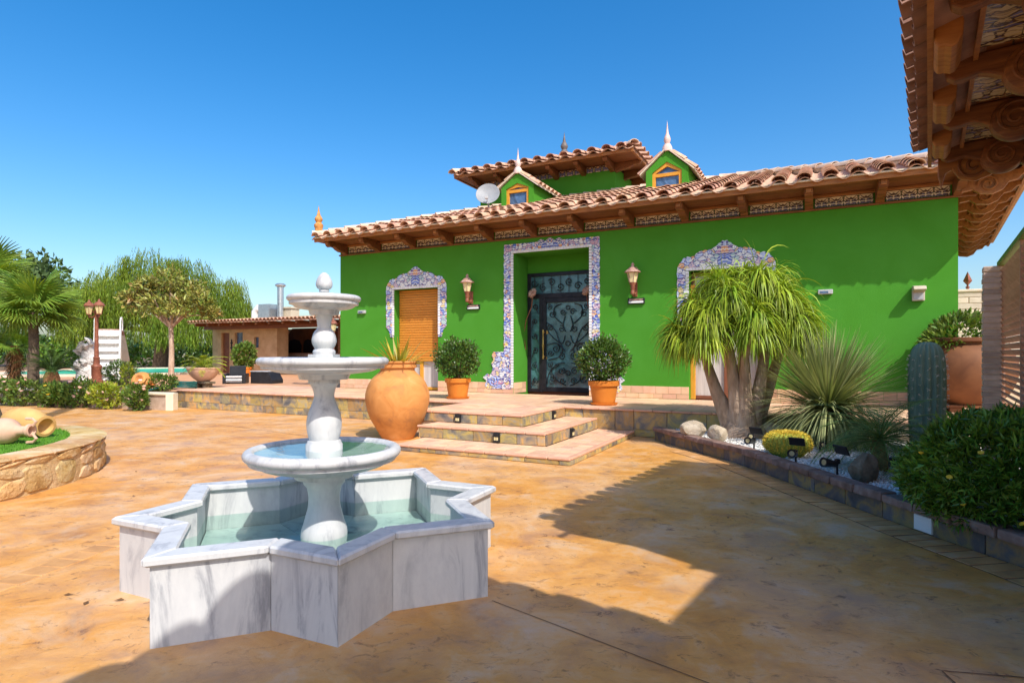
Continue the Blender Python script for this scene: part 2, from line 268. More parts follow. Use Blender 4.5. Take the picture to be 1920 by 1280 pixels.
MT = dict(
 patio = patio_mat(),
 soil = pm('garden_soil', [(.3,(.10,.06,.035)),(.7,(.22,.15,.09))], 3, .95, .5, 20, False),
 far = pm('dry_ground', [(.3,(.20,.17,.09)),(.7,(.32,.27,.16))], .2, .95, 0, 20, False),
 deck = pm('terracotta_deck', [(.3,(.52,.25,.12)),(.7,(.64,.36,.20))], 2, .75, .1, 30, False),
 tile = pm('floor_tile', [(.3,(.62,.36,.21)),(.55,(.70,.45,.29)),(.75,(.60,.36,.22))], 3.5, .62, .1, 40, True, .14, .012),
 grout = pm('grout', [(.3,(.55,.43,.31)),(.7,(.66,.54,.40))], 6, .9, .2, 60, False),
 nosing = pm('tile_nosing', [(.3,(.58,.30,.19)),(.7,(.68,.40,.27))], 4, .6, .1, 40),
 slate = pm('slate', [(.28,(.10,.105,.11)),(.40,(.22,.19,.15)),(.48,(.34,.26,.14)),(.56,(.50,.33,.10)),(.64,(.40,.33,.22)),(.74,(.20,.19,.19))], 3.2, .6, .6, 18, True, .22, .02, dist=.8),
 slate_dark = pm('slate_dark', [(.30,(.05,.055,.065)),(.46,(.11,.10,.10)),(.56,(.26,.17,.07)),(.66,(.13,.12,.12)),(.8,(.08,.085,.10))], 3.0, .5, .5, 18, True, .2, .02, dist=.6),
 cap = pm('cap_stone', [(.3,(.13,.075,.055)),(.55,(.24,.15,.12)),(.75,(.32,.25,.22))], 7, .7, .8, 25, True, .15),
 green = green_mat(),
 rtile = pm('roof_tile', [(.28,(.43,.22,.135)),(.5,(.56,.32,.21)),(.72,(.64,.43,.31))], 5, .85, .25, 40, True, .15, .012),
 rdeck = pm('roof_pan_tile', [(.3,(.46,.26,.17)),(.7,(.62,.40,.28))], 4, .85, .2, 40, False),
 ridge = pm('ridge_tile', [(.3,(.55,.36,.25)),(.7,(.72,.56,.43))], 6, .85, .3, 30, True, .12),
 mortar = pm('roof_mortar', [(.3,(.55,.45,.33)),(.7,(.70,.60,.46))], 8, .95, .3, 50, False),
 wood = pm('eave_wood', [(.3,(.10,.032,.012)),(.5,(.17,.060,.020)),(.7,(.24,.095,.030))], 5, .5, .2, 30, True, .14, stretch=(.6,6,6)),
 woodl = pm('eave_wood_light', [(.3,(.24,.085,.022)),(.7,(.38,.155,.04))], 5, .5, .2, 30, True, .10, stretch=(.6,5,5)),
 wingtile = pm('wing_roof_tile', [(.3,(.20,.10,.07)),(.7,(.36,.20,.14))], 5, .8, .25, 40, True, .18),
 shutter = pm('orange_shutter', [(.3,(.58,.215,.028)),(.7,(.65,.26,.04))], 3, .45, 0, 30, True, .05),
 oframe = pm('orange_frame', [(.3,(.60,.26,.025)),(.7,(.70,.33,.04))], 4, .45, .05, 40),
 bframe = pm('brown_frame', [(.3,(.16,.055,.03)),(.7,(.22,.08,.04))], 6, .5, .05, 40),
 az = azulejo('majolica', 5.5, 1., .5, True, 0.), azd = azulejo('majolica_door', 7., 1., .9, True, 3.), frieze = azulejo('majolica_frieze', 6., 1., .8, True, 6., [(0,(.66,.54,.36)),(.3,(.16,.08,.04)),(.45,(.46,.22,.08)),(.6,(.70,.60,.42)),(.78,(.16,.17,.30)),(.9,(.50,.30,.16))]),
 azw = pm('majolica_white', [(.3,(.70,.70,.72)),(.7,(.80,.80,.80))], 6, .25, 0, 30, True, .08, spec=.5),
 iron = pm('black_iron', [(.3,(.012,.012,.018)),(.7,(.03,.028,.035))], 9, .4, .1, 60, metal=.3),
 brass = pm('brass', [(.3,(.50,.30,.08)),(.7,(.70,.46,.16))], 9, .3, 0, 60, metal=.85),
 black = pm('black_plastic', [(.3,(.012,.012,.014)),(.7,(.025,.025,.028))], 5, .4, 0, 60, False),
 grey = pm('grey_plastic', [(.3,(.35,.36,.36)),(.7,(.5,.5,.5))], 5, .5, 0, 60, False),
 white = pm('white_paint', [(.3,(.72,.72,.70)),(.7,(.82,.82,.80))], 5, .5, .05, 60, False),
 cream = pm('cream_plastic', [(.3,(.48,.42,.31)),(.7,(.56,.50,.38))], 5, .5, 0, 60, False),
 rust = pm('rust_brown_metal', [(.3,(.16,.05,.03)),(.55,(.26,.09,.05)),(.75,(.34,.15,.09))], 12, .5, .15, 50),
 rustp = pm('pinkish_iron', [(.3,(.22,.10,.07)),(.5,(.42,.25,.20)),(.7,(.55,.38,.32))], 14, .55, .2, 50),
 lampglass = pm('lamp_glass', [(.3,(.62,.50,.22)),(.7,(.78,.68,.40))], 9, .25, .1, 30, spec=.5),
 terra = pm('terracotta_pot', [(.3,(.58,.175,.02)),(.7,(.66,.22,.03))], 4, .6, .08, 40),
 urn = pm('old_terracotta', [(.3,(.40,.17,.06)),(.45,(.54,.225,.06)),(.6,(.60,.27,.08)),(.75,(.62,.34,.15))], 3.2, .75, .25, 22, dist=.7, speck=(9,.66,(.26,.12,.06))),
 urnd = pm('shaded_brown_terracotta', [(.3,(.13,.05,.02)),(.7,(.22,.09,.035))], 3, .7, .2, 22, dist=.5),  # brown clay, darkened in colour to stand in for shade on the big urn
 ochre = pm('ochre_clay', [(.3,(.50,.27,.08)),(.7,(.64,.40,.15))], 4, .7, .2, 22),
 pink = pm('pink_clay', [(.3,(.52,.30,.20)),(.7,(.64,.42,.30))], 4, .75, .2, 22),
 stone = pm('golden_stone', [(.25,(.34,.18,.06)),(.42,(.52,.32,.12)),(.55,(.62,.43,.21)),(.72,(.66,.53,.34))], 3.5, .85, 1., 16, True, .16, .015, bdist=.03, dist=.6),
 stonem = pm('stone_mortar', [(.3,(.50,.32,.13)),(.7,(.62,.44,.24))], 5, .9, .9, 14, False, bdist=.03),
 rock = pm('pale_rock', [(.3,(.28,.22,.15)),(.5,(.45,.37,.27)),(.7,(.58,.50,.40))], 6, .9, 1., 14, True, .15, bdist=.03),
 rockd = pm('brown_rock', [(.3,(.10,.08,.05)),(.7,(.24,.19,.13))], 9, .95, 1., 22, True, bdist=.03),
 gravel = pm('white_gravel', [(.3,(.62,.60,.57)),(.7,(.80,.78,.74))], 30, .85, .5, 60, False, island=.22),
 brick = pm('pale_brick', [(.3,(.38,.27,.20)),(.7,(.54,.42,.32))], 7, .85, .5, 30, True, .16),
 brickw = pm('white_brick', [(.3,(.60,.50,.42)),(.7,(.72,.62,.54))], 7, .85, .5, 30, True, .12),
 abrick = pm('annex_brick', [(.3,(.46,.29,.15)),(.7,(.62,.43,.25))], 3, .9, .3, 20, True, .10),
 gatew = pm('gate_wood', [(.3,(.30,.16,.10)),(.7,(.44,.27,.19))], 5, .6, .1, 30, True, .12),
 gpost = pm('green_post', (.10,.20,.03), 5, .5, 0),
 steel = pm('galvanised_steel', [(.3,(.45,.48,.5)),(.7,(.62,.65,.67))], 8, .3, .05, 30, metal=.8),
 marble = marble('marble'), marbled = marble('marble_basin_floor', (.90,1.,.96)),
 waterb = water('basin_water', (.80,.94,.90)), waterc = water('bowl_water', (.84,.95,.93)),
 pool = pm('pool_water', [(.3,(.02,.38,.22)),(.7,(.05,.46,.28))], 1, .35, .05, 9, False, spec=.25),
 coping = pm('pool_coping', [(.3,(.60,.52,.38)),(.7,(.72,.64,.48))], 4, .8, .1, 30),
 scul = pm('carved_stone', [(.3,(.34,.30,.28)),(.5,(.58,.54,.50)),(.7,(.72,.69,.66))], 6, .8, .6, 24),
 bark = pm('pale_bark', [(.3,(.26,.17,.11)),(.5,(.44,.31,.22)),(.7,(.58,.45,.34))], 7, .9, 1., 18, stretch=(1,1,.35), bdist=.03),
 barkd = pm('dark_bark', [(.3,(.07,.05,.035)),(.7,(.17,.12,.08))], 7, .95, 1., 18, bdist=.03),
 fibre = pm('palm_fibre', [(.3,(.16,.07,.03)),(.7,(.42,.20,.08))], 12, .95, 1., 26, bdist=.03),
 l_pony = pm('pony_leaf', [(.3,(.15,.25,.014)),(.7,(.36,.43,.035))], 2, .45, 0, 1, False, island=.45, hue=.02, transl=.22),
 l_dasy = pm('grey_green_leaf', [(.3,(.20,.24,.09)),(.7,(.40,.42,.20))], 2, .5, 0, 1, False, island=.38, hue=.02, transl=.12),
 l_palm = pm('fan_leaf', [(.3,(.10,.19,.02)),(.7,(.24,.34,.05))], 2, .4, 0, 1, True, island=.25, obj=.2, hue=.015, transl=.25),
 l_cyc = pm('cycad_leaf', [(.3,(.03,.06,.012)),(.7,(.07,.12,.025))], 2, .4, 0, 1, True, island=.3, hue=.015, transl=.1),
 l_date = pm('date_leaf', [(.3,(.08,.15,.035)),(.7,(.17,.27,.07))], 2, .42, 0, 1, True, island=.3, transl=.15),
 l_dark = pm('dark_leaf', [(.3,(.035,.080,.010)),(.7,(.095,.17,.022))], 4, .35, 0, 1, False, island=.45, hue=.025, transl=.12, spec=.5),
 l_bush = pm('bush_leaf', [(.3,(.07,.165,.015)),(.7,(.20,.33,.04))], 4, .35, 0, 1, False, island=.5, hue=.02, transl=.15, spec=.5),
 l_rose = pm('rose_leaf', [(.3,(.06,.12,.015)),(.7,(.17,.24,.045))], 4, .5, 0, 1, False, island=.5, hue=.03, transl=.25),
 l_lime = pm('lime_leaf', [(.3,(.20,.27,.02)),(.7,(.36,.38,.04))], 4, .5, 0, 1, False, island=.4, hue=.03, transl=.3),
 l_wil = pm('willow_leaf', [(.3,(.09,.15,.012)),(.7,(.22,.29,.028))], .5, .5, 0, 1, False, island=.45, hue=.02, transl=.3),
 l_mag = pm('magnolia_leaf', [(.3,(.13,.17,.022)),(.55,(.28,.27,.06)),(.75,(.26,.12,.04))], .9, .4, 0, 1, False, island=.5, hue=.04, transl=.15),
 l_far = pm('far_leaf', [(.3,(.05,.09,.03)),(.7,(.11,.17,.06))], 1, .6, 0, 1, False, island=.4, transl=.2),
 l_aga = pm('agave_leaf', [(.3,(.18,.20,.02)),(.7,(.55,.46,.06))], 3, .45, 0, 1, True, obj=.25, island=.4, hue=.02, transl=.2),
 grass = pm('turf', [(.3,(.07,.20,.012)),(.7,(.14,.33,.03))], 6, .8, 0, 1, False, island=.35, transl=.2),
 yellow = pm('yellow_petal', (.78,.52,.04), 5, .6, 0), rosep = pm('rose_petal', [(.3,(.70,.30,.20)),(.7,(.80,.60,.50))], 3, .6, 0, 1, False, island=.2),
 cactus = pm('cactus_skin', [(.3,(.10,.17,.12)),(.7,(.18,.26,.19))], 4, .55, .2, 30),
 barrel = pm('barrel_skin', [(.3,(.20,.26,.03)),(.7,(.34,.36,.05))], 4, .6, .2, 30),
 spine = pm('yellow_spine', (.72,.52,.06), 5, .6, 0), spinew = pm('pale_spine', (.62,.55,.44), 5, .7, 0),
 hose = pm('green_hose', (.02,.10,.09), 5, .4, 0),
 dish = pm('dish_grey', [(.3,(.24,.25,.26)),(.7,(.31,.32,.33))], 5, .5, 0),
)
def glass_mat(name, col, rough=.08):
    m, ns, ls, bs = nodes(name); v = coords(ns, ls)
    c = ramp(ns, ls, noise(ns, ls, v, 2.2, 4, .6, 1.5), [(.3, tuple(x*.45 for x in col)), (.5, col), (.68, tuple(min(1, x*1.9) for x in col))])
    ls.new(c, bs.inputs['Base Color']); bs.inputs['Roughness'].default_value = rough; bs.inputs['Specular IOR Level'].default_value = .8; return m
MT['doorglass'] = glass_mat('door_glass', (.06,.15,.17), .12)
MT['paneglass'] = glass_mat('window_glass', (.06,.11,.20), .05)
MT['curtain'] = pm('curtain_glass', [(.3,(.38,.34,.32)),(.7,(.62,.58,.55))], 2, .2, 0, 1, stretch=(6,1,.3), spec=.6)

# ------------------------------------------------------------------ house frame
HO = Vector((-5.03, 17.51, 0)); HR = math.atan2(-.451, .8925)
HM = Matrix.Translation(HO) @ Matrix.Rotation(HR, 4, 'Z')
TZ = .49                                       # terrace level
def hw(s, t, z=0): return HM @ Vector((s, t, z))

# ------------------------------------------------------------------ setting: ground
g = MB(); g.add([(-1500,-400,-.006),(1500,-400,-.006),(1500,2500,-.006),(-1500,2500,-.006)], [(0,1,2,3)])
ob('ground', g.mesh('ground', MT['far']), kind='structure')
g = MB(); g.add([(-30,-14,0),(24,-14,0),(24,17,0),(-30,17,0)], [(0,1,2,3)])
patio = ob('patio', g.mesh('patio', MT['patio']), kind='structure')
# control joints sawn in the concrete
def strip(name, p, q, wd, z, mat, parent):
    p, q = Vector(p), Vector(q); d = (q-p).normalized(); n = Vector((-d.y, d.x))*wd/2
    b = MB(); b.add([(*(p-n), z), (*(p+n), z), (*(q+n), z), (*(q-n), z)], [(0,3,2,1)])
    return ob(name, b.mesh(name, mat), parent)
MT['joint'] = pm('joint_dark', [(.3,(.13,.06,.03)),(.7,(.24,.12,.06))], 20, .95, .2, 60, False)
for p, q, wd in (((-.12,3.62),(2.2,1.55),.006), ((2.03,2.82),(3.2,2.62),.008), ((2.03,2.82),(2.0,2.62),.008), ((-1.45,9.15),(-6.2,12.6),.009)):
    strip('control_joint', p, q, wd, .004, MT['joint'], patio)
# stamped brick bands: beside the planting bed and left of the fountain
BEDW = [(2.50,10.35),(2.78,9.2),(3.08,8.2),(3.22,7.1),(3.32,6.1),(3.47,4.95),(3.62,4.1),(3.75,3.0),(3.85,2.0)]
def polyline(P, step):
    out = []; P = [Vector(p) for p in P]; acc = 0; nxt = 0
    for a, b in zip(P, P[1:]):
        L = (b-a).length
        while nxt <= acc+L: 
            u = (nxt-acc)/L; out.append((a.lerp(b, u), (b-a).normalized())); nxt += step
        acc += L
    return out
bk = MB(); bk.box(-.064,.064,-.16,.16,-.03,.006); bkm = bk.mesh('paver', pm('stamped_brick', [(.3,(.42,.21,.08)),(.55,(.60,.31,.11)),(.75,(.62,.40,.24))], 4, .6, .3, 25, True, .10), bevel=.006)
bandm = MT['joint']
for p, d in polyline(BEDW[1:], .4):
    nrm = Vector((-d.y, d.x)); nrm = nrm if nrm.x < 0 else -nrm; a_ = p+nrm*.035; b_ = p+nrm*.365
    strip('paver_bed', p+nrm*.2-d*.03, p+nrm*.2+d*.43, .335, .003, MT['joint'], patio)
for p, d in polyline(BEDW[1:], .137):
    nrm = Vector((-d.y, d.x)); nrm = nrm if nrm.x < 0 else -nrm
    c = p + nrm*.20
    ob('paver', bkm, patio, (c.x, c.y, 0), (0,0,math.atan2(d.y, d.x)))
bk2 = MB(); bk2.box(-.1,.1,-.075,.075,-.03,.005); bk2m = bk2.mesh('paver', bkm.materials[0], bevel=.005)
for p, d in polyline([(-3.42,3.2),(-3.02,5.4)], .155):
    ob('paver', bk2m, patio, (p.x, p.y, 0), (0,0,math.atan2(d.y, d.x)+math.pi/2))

# ------------------------------------------------------------------ marble fountain
def sq(c, rot, Rr): return [Vector((c[0]+Rr*math.cos(rot+k*math.pi/2), c[1]+Rr*math.sin(rot+k*math.pi/2))) for k in range(4)]
def isect(p, q, r, s):
    d = q-p; e = s-r; den = d.x*(-e.y)+e.x*d.y; b = r-p
    t = (b.x*(-e.y)+e.x*b.y)/den; return p+d*t
def star(R1, R2, rot=3.50):
    S1 = sq((0,0), rot, R1); S2 = sq((0,0), rot+math.pi/4+.012, R2)
    tips = [S1[0],S2[0],S1[1],S2[1],S1[2],S2[2],S1[3],S2[3]]; out = []
    for k in range(8):
        out += [tips[k], isect(tips[k], tips[(k+2)%8], tips[(k-1)%8], tips[(k+1)%8])]
    return out
def offs(P, d):
    n = len(P); out = []
    for i in range(n):
        a, b, c = P[i-1], P[i], P[(i+1)%n]
        d1 = (b-a).normalized(); d2 = (c-b).normalized(); n1 = Vector((d1.y,-d1.x)); n2 = Vector((d2.y,-d2.x))
        m = (n1+n2).normalized(); out.append(b + m*(d/max(.3, m.dot(n1))))
    return out
FX, FY = -1.322, 4.205
fo = thing('fountain', 'three tiered white marble fountain standing in an eight pointed star basin', 'fountain', (FX, FY, 0))
rim = star(1.285, 1.332); wallo = offs(rim, -.035); walli = offs(wallo, -.075); rimi = offs(rim, -.145)
def seg(P, Q, i, gap=.0015):
    n = len(P); a, b, c, d = P[i], P[(i+1)%n], Q[(i+1)%n], Q[i]
    k = (a+b+c+d)/4; return [k+(p-k)*(1-gap/max(.1,(p-k).length)) for p in (a,b,c,d)]
for i in range(16):
    q = seg(wallo, walli, i); b = MB(); b.prism(q, .0, .419); ob('basin_panel', b.mesh('basin_panel', MT['marble']), fo)
    q = seg(rim, rimi, i); b = MB(); b.prism(q, .421, .469); ob('coping_slab', b.mesh('coping_slab', MT['marble'], bevel=.011), fo)
fl = offs(walli, -.004)
for k in range(8):
    a, t, c = fl[(2*k-1)%16], fl[2*k], fl[(2*k+1)%16]
    ce = Vector((0,0)); q = [ce, a, t, c]; m = (a+t+c)/3*.8; q = [m+(p-m)*.992 for p in q]
    b = MB(); b.prism(q, .02, .115); ob('floor_slab', b.mesh('floor_slab', MT['marbled']), fo)
wv = [(p.x,p.y,.225) for p in fl]; b = MB(); b.add(wv+[(0,0,.225)], [(i,(i+1)%16,16) for i in range(16)])
ob('basin_water', b.mesh('basin_water', MT['waterb']), fo)
def lat(name, prof, mat, n=40, sm=True, parent=fo, ang=40):
    b = MB(); b.lathe(prof, n); return ob(name, b.mesh(name, mat, smooth=sm, ang=ang), parent)
def bez(P, n=6):      # smooth a profile with a Catmull-Rom curve
    out = []; m = len(P)
    for i in range(m-1):
        p0, p1, p2, p3 = P[max(i-1,0)], P[i], P[i+1], P[min(i+2,m-1)]
        for k in range(n):
            t = k/n; out.append(tuple(.5*((2*p1[j])+(-p0[j]+p2[j])*t+(2*p0[j]-5*p1[j]+4*p2[j]-p3[j])*t*t+(-p0[j]+3*p1[j]-3*p2[j]+p3[j])*t**3) for j in (0,1)))
    return [(max(0., r), z) for r, z in out] + [P[-1]]
lat('base_column', [(.165,.10),(.165,.148),(.15,.153)]+bez([(.148,.156),(.157,.20),(.156,.26),(.135,.33),(.110,.43),(.106,.50),(.118,.565)])+[(.140,.592),(.142,.635),(0,.635)], MT['marble'])
def bowl(name, rr, zr, zb, rb, th):
    # rr rim radius, zr rim top, zb underside, rb foot radius, th rim roll thickness
    pr = [(0,zb),(rb*.98,zb),(rb,zb+.012),(rb*1.04,zb+.03)]
    pr += bez([(rb*1.06,zb+.034),(rr*.72,zb+(zr-zb)*.34),(rr*.86,zb+(zr-zb)*.50),(rr*.905,zr-th-.022)], 5)
    pr += [(rr*.93,zr-th-.020),(rr*.935,zr-th-.004)]
    for a in np.linspace(-1.35, 2.4, 9): pr.append((rr-th*.55+th*.55*math.cos(a), zr-th*.5+th*.5*math.sin(a)))
    pr += [(rr*.84,zr-.035),(rr*.6,zr-.075),(rr*.25,zr-.10),(0,zr-.10)]
    o = lat(name, pr, MT['marble'], 56, ang=32); return o
def disc(name, r, z, parent, mat):
    b = MB(); b.add([(r*math.cos(2*math.pi*k/40), r*math.sin(2*math.pi*k/40), z) for k in range(40)], [tuple(range(40))]); return ob(name, b.mesh(name, mat), parent)
bw = bowl('lower_bowl', .532, .845, .632, .20, .075); disc('bowl_water', .455, .825, bw, MT['waterc'])
lat('middle_column', [(.125,.745),(.125,.862),(.117,.872),(.112,.888)]+bez([(.10,.893),(.113,.94),(.120,1.01),(.108,1.08),(.082,1.15),(.069,1.20),(.078,1.25),(.098,1.285)])+[(.108,1.29),(.108,1.335),(0,1.335)], MT['marble'])
bw = bowl('middle_bowl', .446, 1.472, 1.318, .17, .058); disc('bowl_water', .38, 1.458, bw, MT['waterc'])
b = MB(); b.box(-.085,.085,-.085,.085,1.40,1.492); b.lathe([(.075,1.49),(.078,1.51),(.070,1.525)]+bez([(.062,1.53),(.080,1.565),(.084,1.595),(.072,1.64),(.052,1.668)])+bez([(.047,1.675),(.049,1.72),(.060,1.765)])+[(.068,1.772),(.068,1.80),(0,1.80)], 36)
ob('top_column', b.mesh('top_column', MT['marble'], smooth=True, ang=30), fo)
bw = bowl('top_bowl', .252, 1.905, 1.768, .10, .044); disc('bowl_water', .21, 1.893, bw, MT['waterc'])
lat('egg_finial', [(.04,1.80),(.024,1.905),(.022,1.925),(.034,1.93),(.036,1.942),(.03,1.947)]+bez([(.045,1.953),(.056,1.975),(.054,2.005),(.038,2.04),(.016,2.064),(0,2.068)]), MT['marble'])

# ------------------------------------------------------------------ raised terrace and steps
te = ob('terrace', None, None, HO, (0,0,HR)); te['kind'] = 'structure'
TE = -2.75
b = MB(); b.box(-3.4, 16.2, TE+.03, .2, -.05, TZ-.03); b.box(6.08, 8.13, -4.57, TE+.03, -.05, TZ-.03)
b.box(6.5, 8.77, -5.12, -4.57, -.05, .27); b.box(8.13, 8.77, -4.6, TE, -.05, .27)
b.box(6.6, 9.47, -5.90, -5.12, -.05, .07); b.box(8.77, 9.47, -5.12, TE, -.05, .07)
ob('terrace_core', b.mesh('terrace_core', MT['grout']), te)
tm = {}
def paver(x0, x1, y0, y1, z, mat='tile', name='floor_tile', h=.03):
    k = (round(x1-x0,3), round(y1-y0,3), mat, h)
    if k not in tm:
        q = MB(); q.box(-k[0]/2+.004, k[0]/2-.004, -k[1]/2+.004, k[1]/2-.004, -h, 0); tm[k] = q.mesh(name, MT[mat], bevel=.004)
    ob(name, tm[k], te, ((x0+x1)/2, (y0+y1)/2, z+random.uniform(-.0012,.0012)), (random.uniform(-.002,.002), random.uniform(-.002,.002), random.choice((0,math.pi)) if abs(k[0]-k[1])>.01 else random.choice((0,math.pi/2,math.pi))))
def pave(x0, x1, y0, y1, z, sx, sy):
    nx = max(1, round((x1-x0)/sx)); ny = max(1, round((y1-y0)/sy)); dx = (x1-x0)/nx; dy = (y1-y0)/ny
    for i in range(nx):
        for j in range(ny): paver(x0+i*dx, x0+(i+1)*dx, y0+j*dy, y0+(j+1)*dy, z)
nos = {}
def nosing(p, q, z, name='tile_nosing'):
    p = Vector(p); q = Vector(q); L = (q-p).length; n = max(1, round(L/.33)); l = round(L/n, 3)
    if l not in nos:
        m = MB(); m.box(-l/2+.003, l/2-.003, -.045, .045, -.034, .004); nos[l] = m.mesh(name, MT['nosing'], bevel=.010)
    for i in range(n):
        c = p.lerp(q, (i+.5)/n); ob(name, nos[l], te, (c.x, c.y, z), (0,0,math.atan2((q-p).y, (q-p).x)))
# step treads (front nosing rows are .09 deep)
pave(6.6, 9.41, -5.84, -5.12, .10, .20, .18); pave(8.80, 9.41, -5.12, TE, .10, .20, .20)
pave(6.5, 8.71, -5.06, -4.58, .30, .20, .16); pave(8.16, 8.71, -4.58, TE, .30, .185, .20)
pave(6.08, 8.07, -4.51, TE-.02, TZ, .22, .22)
for p, q, z in (((6.56,-5.90),(9.5,-5.90),.10), ((9.46,-5.86),(9.46,TE),.10), ((6.46,-5.12),(8.8,-5.12),.30), ((8.76,-5.08),(8.76,TE),.30),
                ((6.04,-4.57),(8.16,-4.57),TZ), ((8.12,-4.53),(8.12,TE+.0),TZ), ((6.06,-4.53),(6.06,TE),TZ), ((-3.4,TE),(6.02,TE),TZ), ((8.16,TE),(16.2,TE),TZ)):
    nosing(p, q, z)
# terrace floor tiles
for (x0, x1) in ((-3.4, 6.08), (6.08, 8.07), (8.07, 15.6)):
    pave(x0, x1, TE+.05, -.0, TZ, .42, .38)
# slate risers
def slates(p, q, z0, z1, rows, lens, mat='slate'):
    p = Vector(p); q = Vector(q); L = (q-p).length; d = (q-p).normalized(); a = math.atan2(d.y, d.x); dz = (z1-z0)/rows
    for r in range(rows):
        x = 0 - (random.uniform(0,.15) if r % 2 else 0); x = max(0, x)
        while x < L-.02:
            l = random.choice(lens)*random.uniform(.85,1.15)
            if L-x-l < .12: l = L-x
            k = ('s', round(l,2), round(dz,3), mat)
            if k not in tm:
                m = MB(); m.box(-round(l,2)/2+.004, round(l,2)/2-.004, -.012, .02, -dz/2+.004, dz/2-.004); tm[k] = m.mesh('slate_tile', MT[mat], bevel=.004)
            c = p + d*(x+l/2); ob('slate_tile', tm[k], te, (c.x, c.y, z0+dz*(r+.5)), (0,0,a)); x += l
slates((6.6,-5.92),(9.49,-5.92),.002,.068,1,[.45,.6,.3]); slates((9.49,-5.92),(9.49,TE),.002,.068,1,[.45,.6])
slates((6.5,-5.14),(8.79,-5.14),.104,.268,1,[.35,.55,.42]); slates((8.79,-5.14),(8.79,TE),.104,.268,1,[.3,.4])
slates((6.08,-4.59),(8.15,-4.59),.304,.456,1,[.35,.5,.42]); slates((8.15,-4.59),(8.15,TE),.304,.456,1,[.3,.45])
slates((6.06,TE),(6.06,-4.59),.19,.456,1,[.4])
slates((-3.4,TE+.01),(6.06,TE+.01),.002,.17,1,[.3,.42,.22]); slates((-3.4,TE+.01),(6.06,TE+.01),.17,.456,1,[.36,.42,.40])
slates((9.5,TE+.01),(15.8,TE+.01),.002,.13,1,[.5]); slates((8.16,TE+.01),(9.49,TE+.01),.10,.456,1,[.42,.55]); slates((9.49,TE+.01),(15.8,TE+.01),.13,.456,1,[.55,.7,.6])
slates((6.52,-4.6),(6.52,-5.14),.104,.268,1,[.5])
# small black step lights
sl = MB(); sl.box(-.055,.055,-.035,.01,-.075,.075); sl.box(-.045,.045,-.050,-.035,.02,.065); sl.box(-.04,.04,-.048,-.035,-.06,-.045)
slm = sl.mesh('housing', MT['black'], bevel=.004)
lens_ = MB(); lens_.box(-.035,-.004,-.041,-.036,-.04,.012); lens_.box(.004,.035,-.041,-.036,-.04,.012); lensm = lens_.mesh('lens', MT['lampglass'])
for i, (s, t, z, rz, lab) in enumerate(((6.93,-4.605,.38,0,'black step light in the front of the top step'), (8.165,-3.35,.38,math.pi/2,'black step light in the right side of the top step'),
        (7.98,-5.155,.187,0,'black step light in the front of the middle step'), (8.805,-4.1,.187,math.pi/2,'black step light in the right side of the middle step'))):
    p = hw(s, t, z); o = thing('step_light', lab, 'step light', p, HR+rz, 'step lights set into the stair risers'); ob('housing', slm, o); ob('lens', lensm, o)

# ------------------------------------------------------------------ the green villa
ho = thing('villa', 'green stucco villa with terracotta tile roof, carved eaves and painted tile surrounds', 'house', HO, HR)
def hp(name, mb, mat, parent=None, **k): return ob(name, mb.mesh(name, mat, **k), parent or ho)
DX0, DX1, DZ = 5.68, 7.67, 4.0; W1 = (1.96, 3.42, 3.27); W2 = (9.96, 11.44, 3.30); WT = .95
b = MB(); zb, zt = .40, 4.60
for x0, x1, z0, z1 in ((0,W1[0],zb,zt),(W1[1],DX0,zb,zt),(DX1,W2[0],zb,zt),(W2[1],14.73,zb,zt),(W1[0],W1[1],W1[2],zt),(DX0,DX1,DZ,zt),(W2[0],W2[1],W2[2],zt)):
    b.box(x0, x1, 0, WT, z0, z1)
b.box(0, .3, WT, 8.0, zb, zt); b.box(0, 15.6, 7.7, 8.0, zb, zt)
b.prism([(14.43,WT),(14.73,0),(15.87,8.0),(15.5,8.0)], zb, zt)
b.box(DX0, DX1, .84, .95, 3.55, DZ)                           # stucco above the door head
hp('wall', b, MT['green'])
for bx_ in ((DX0+.01, DX1-.01, .87, 1.1, zb, 3.6), (W1[0], W1[1], .6, .8, zb, 3.3), (W2[0], W2[1], .6, .8, zb, 3.3)): b = MB(); b.box(*bx_); hp('room_backing', b, MT['bframe'])
# plinth tiles
plm = {}
x = 0
for (x0, x1) in ((0,W1[0]),(W1[1],DX0),(DX1,W2[0]),(W2[1],14.73)):
    for row, (z0, z1) in enumerate(((TZ+.004,.60),(.60,.765))):
        x = x0 - row*.0
        while x < x1-.03:
            l = random.choice((.17,.22,.28)) if row else random.choice((.2,.3,.34))
            if x1-x-l < .1: l = x1-x
            k = (round(l,2), row)
            if k not in plm:
                m = MB(); m.box(-k[0]/2+.003, k[0]/2-.003, -.012, .01, -(z1-z0)/2+.003, (z1-z0)/2-.003); plm[k] = m.mesh('plinth_tile', MT['tile'], bevel=.003)
            ob('plinth_tile', plm[k], ho, (x+l/2, -.004, (z0+z1)/2)); x += l
for row, (z0, z1) in enumerate(((TZ+.004,.60),(.60,.765))):       # door reveals
    for y in np.arange(.12, .8, .23):
        m = plm[sorted(plm)[2+row*0]] if False else None
        q = MB(); q.box(-.008,.012,-.112,.112,z0+.003,z1-.003); hp('plinth_tile', q, MT['tile']).location = (DX0+.004, y, 0)
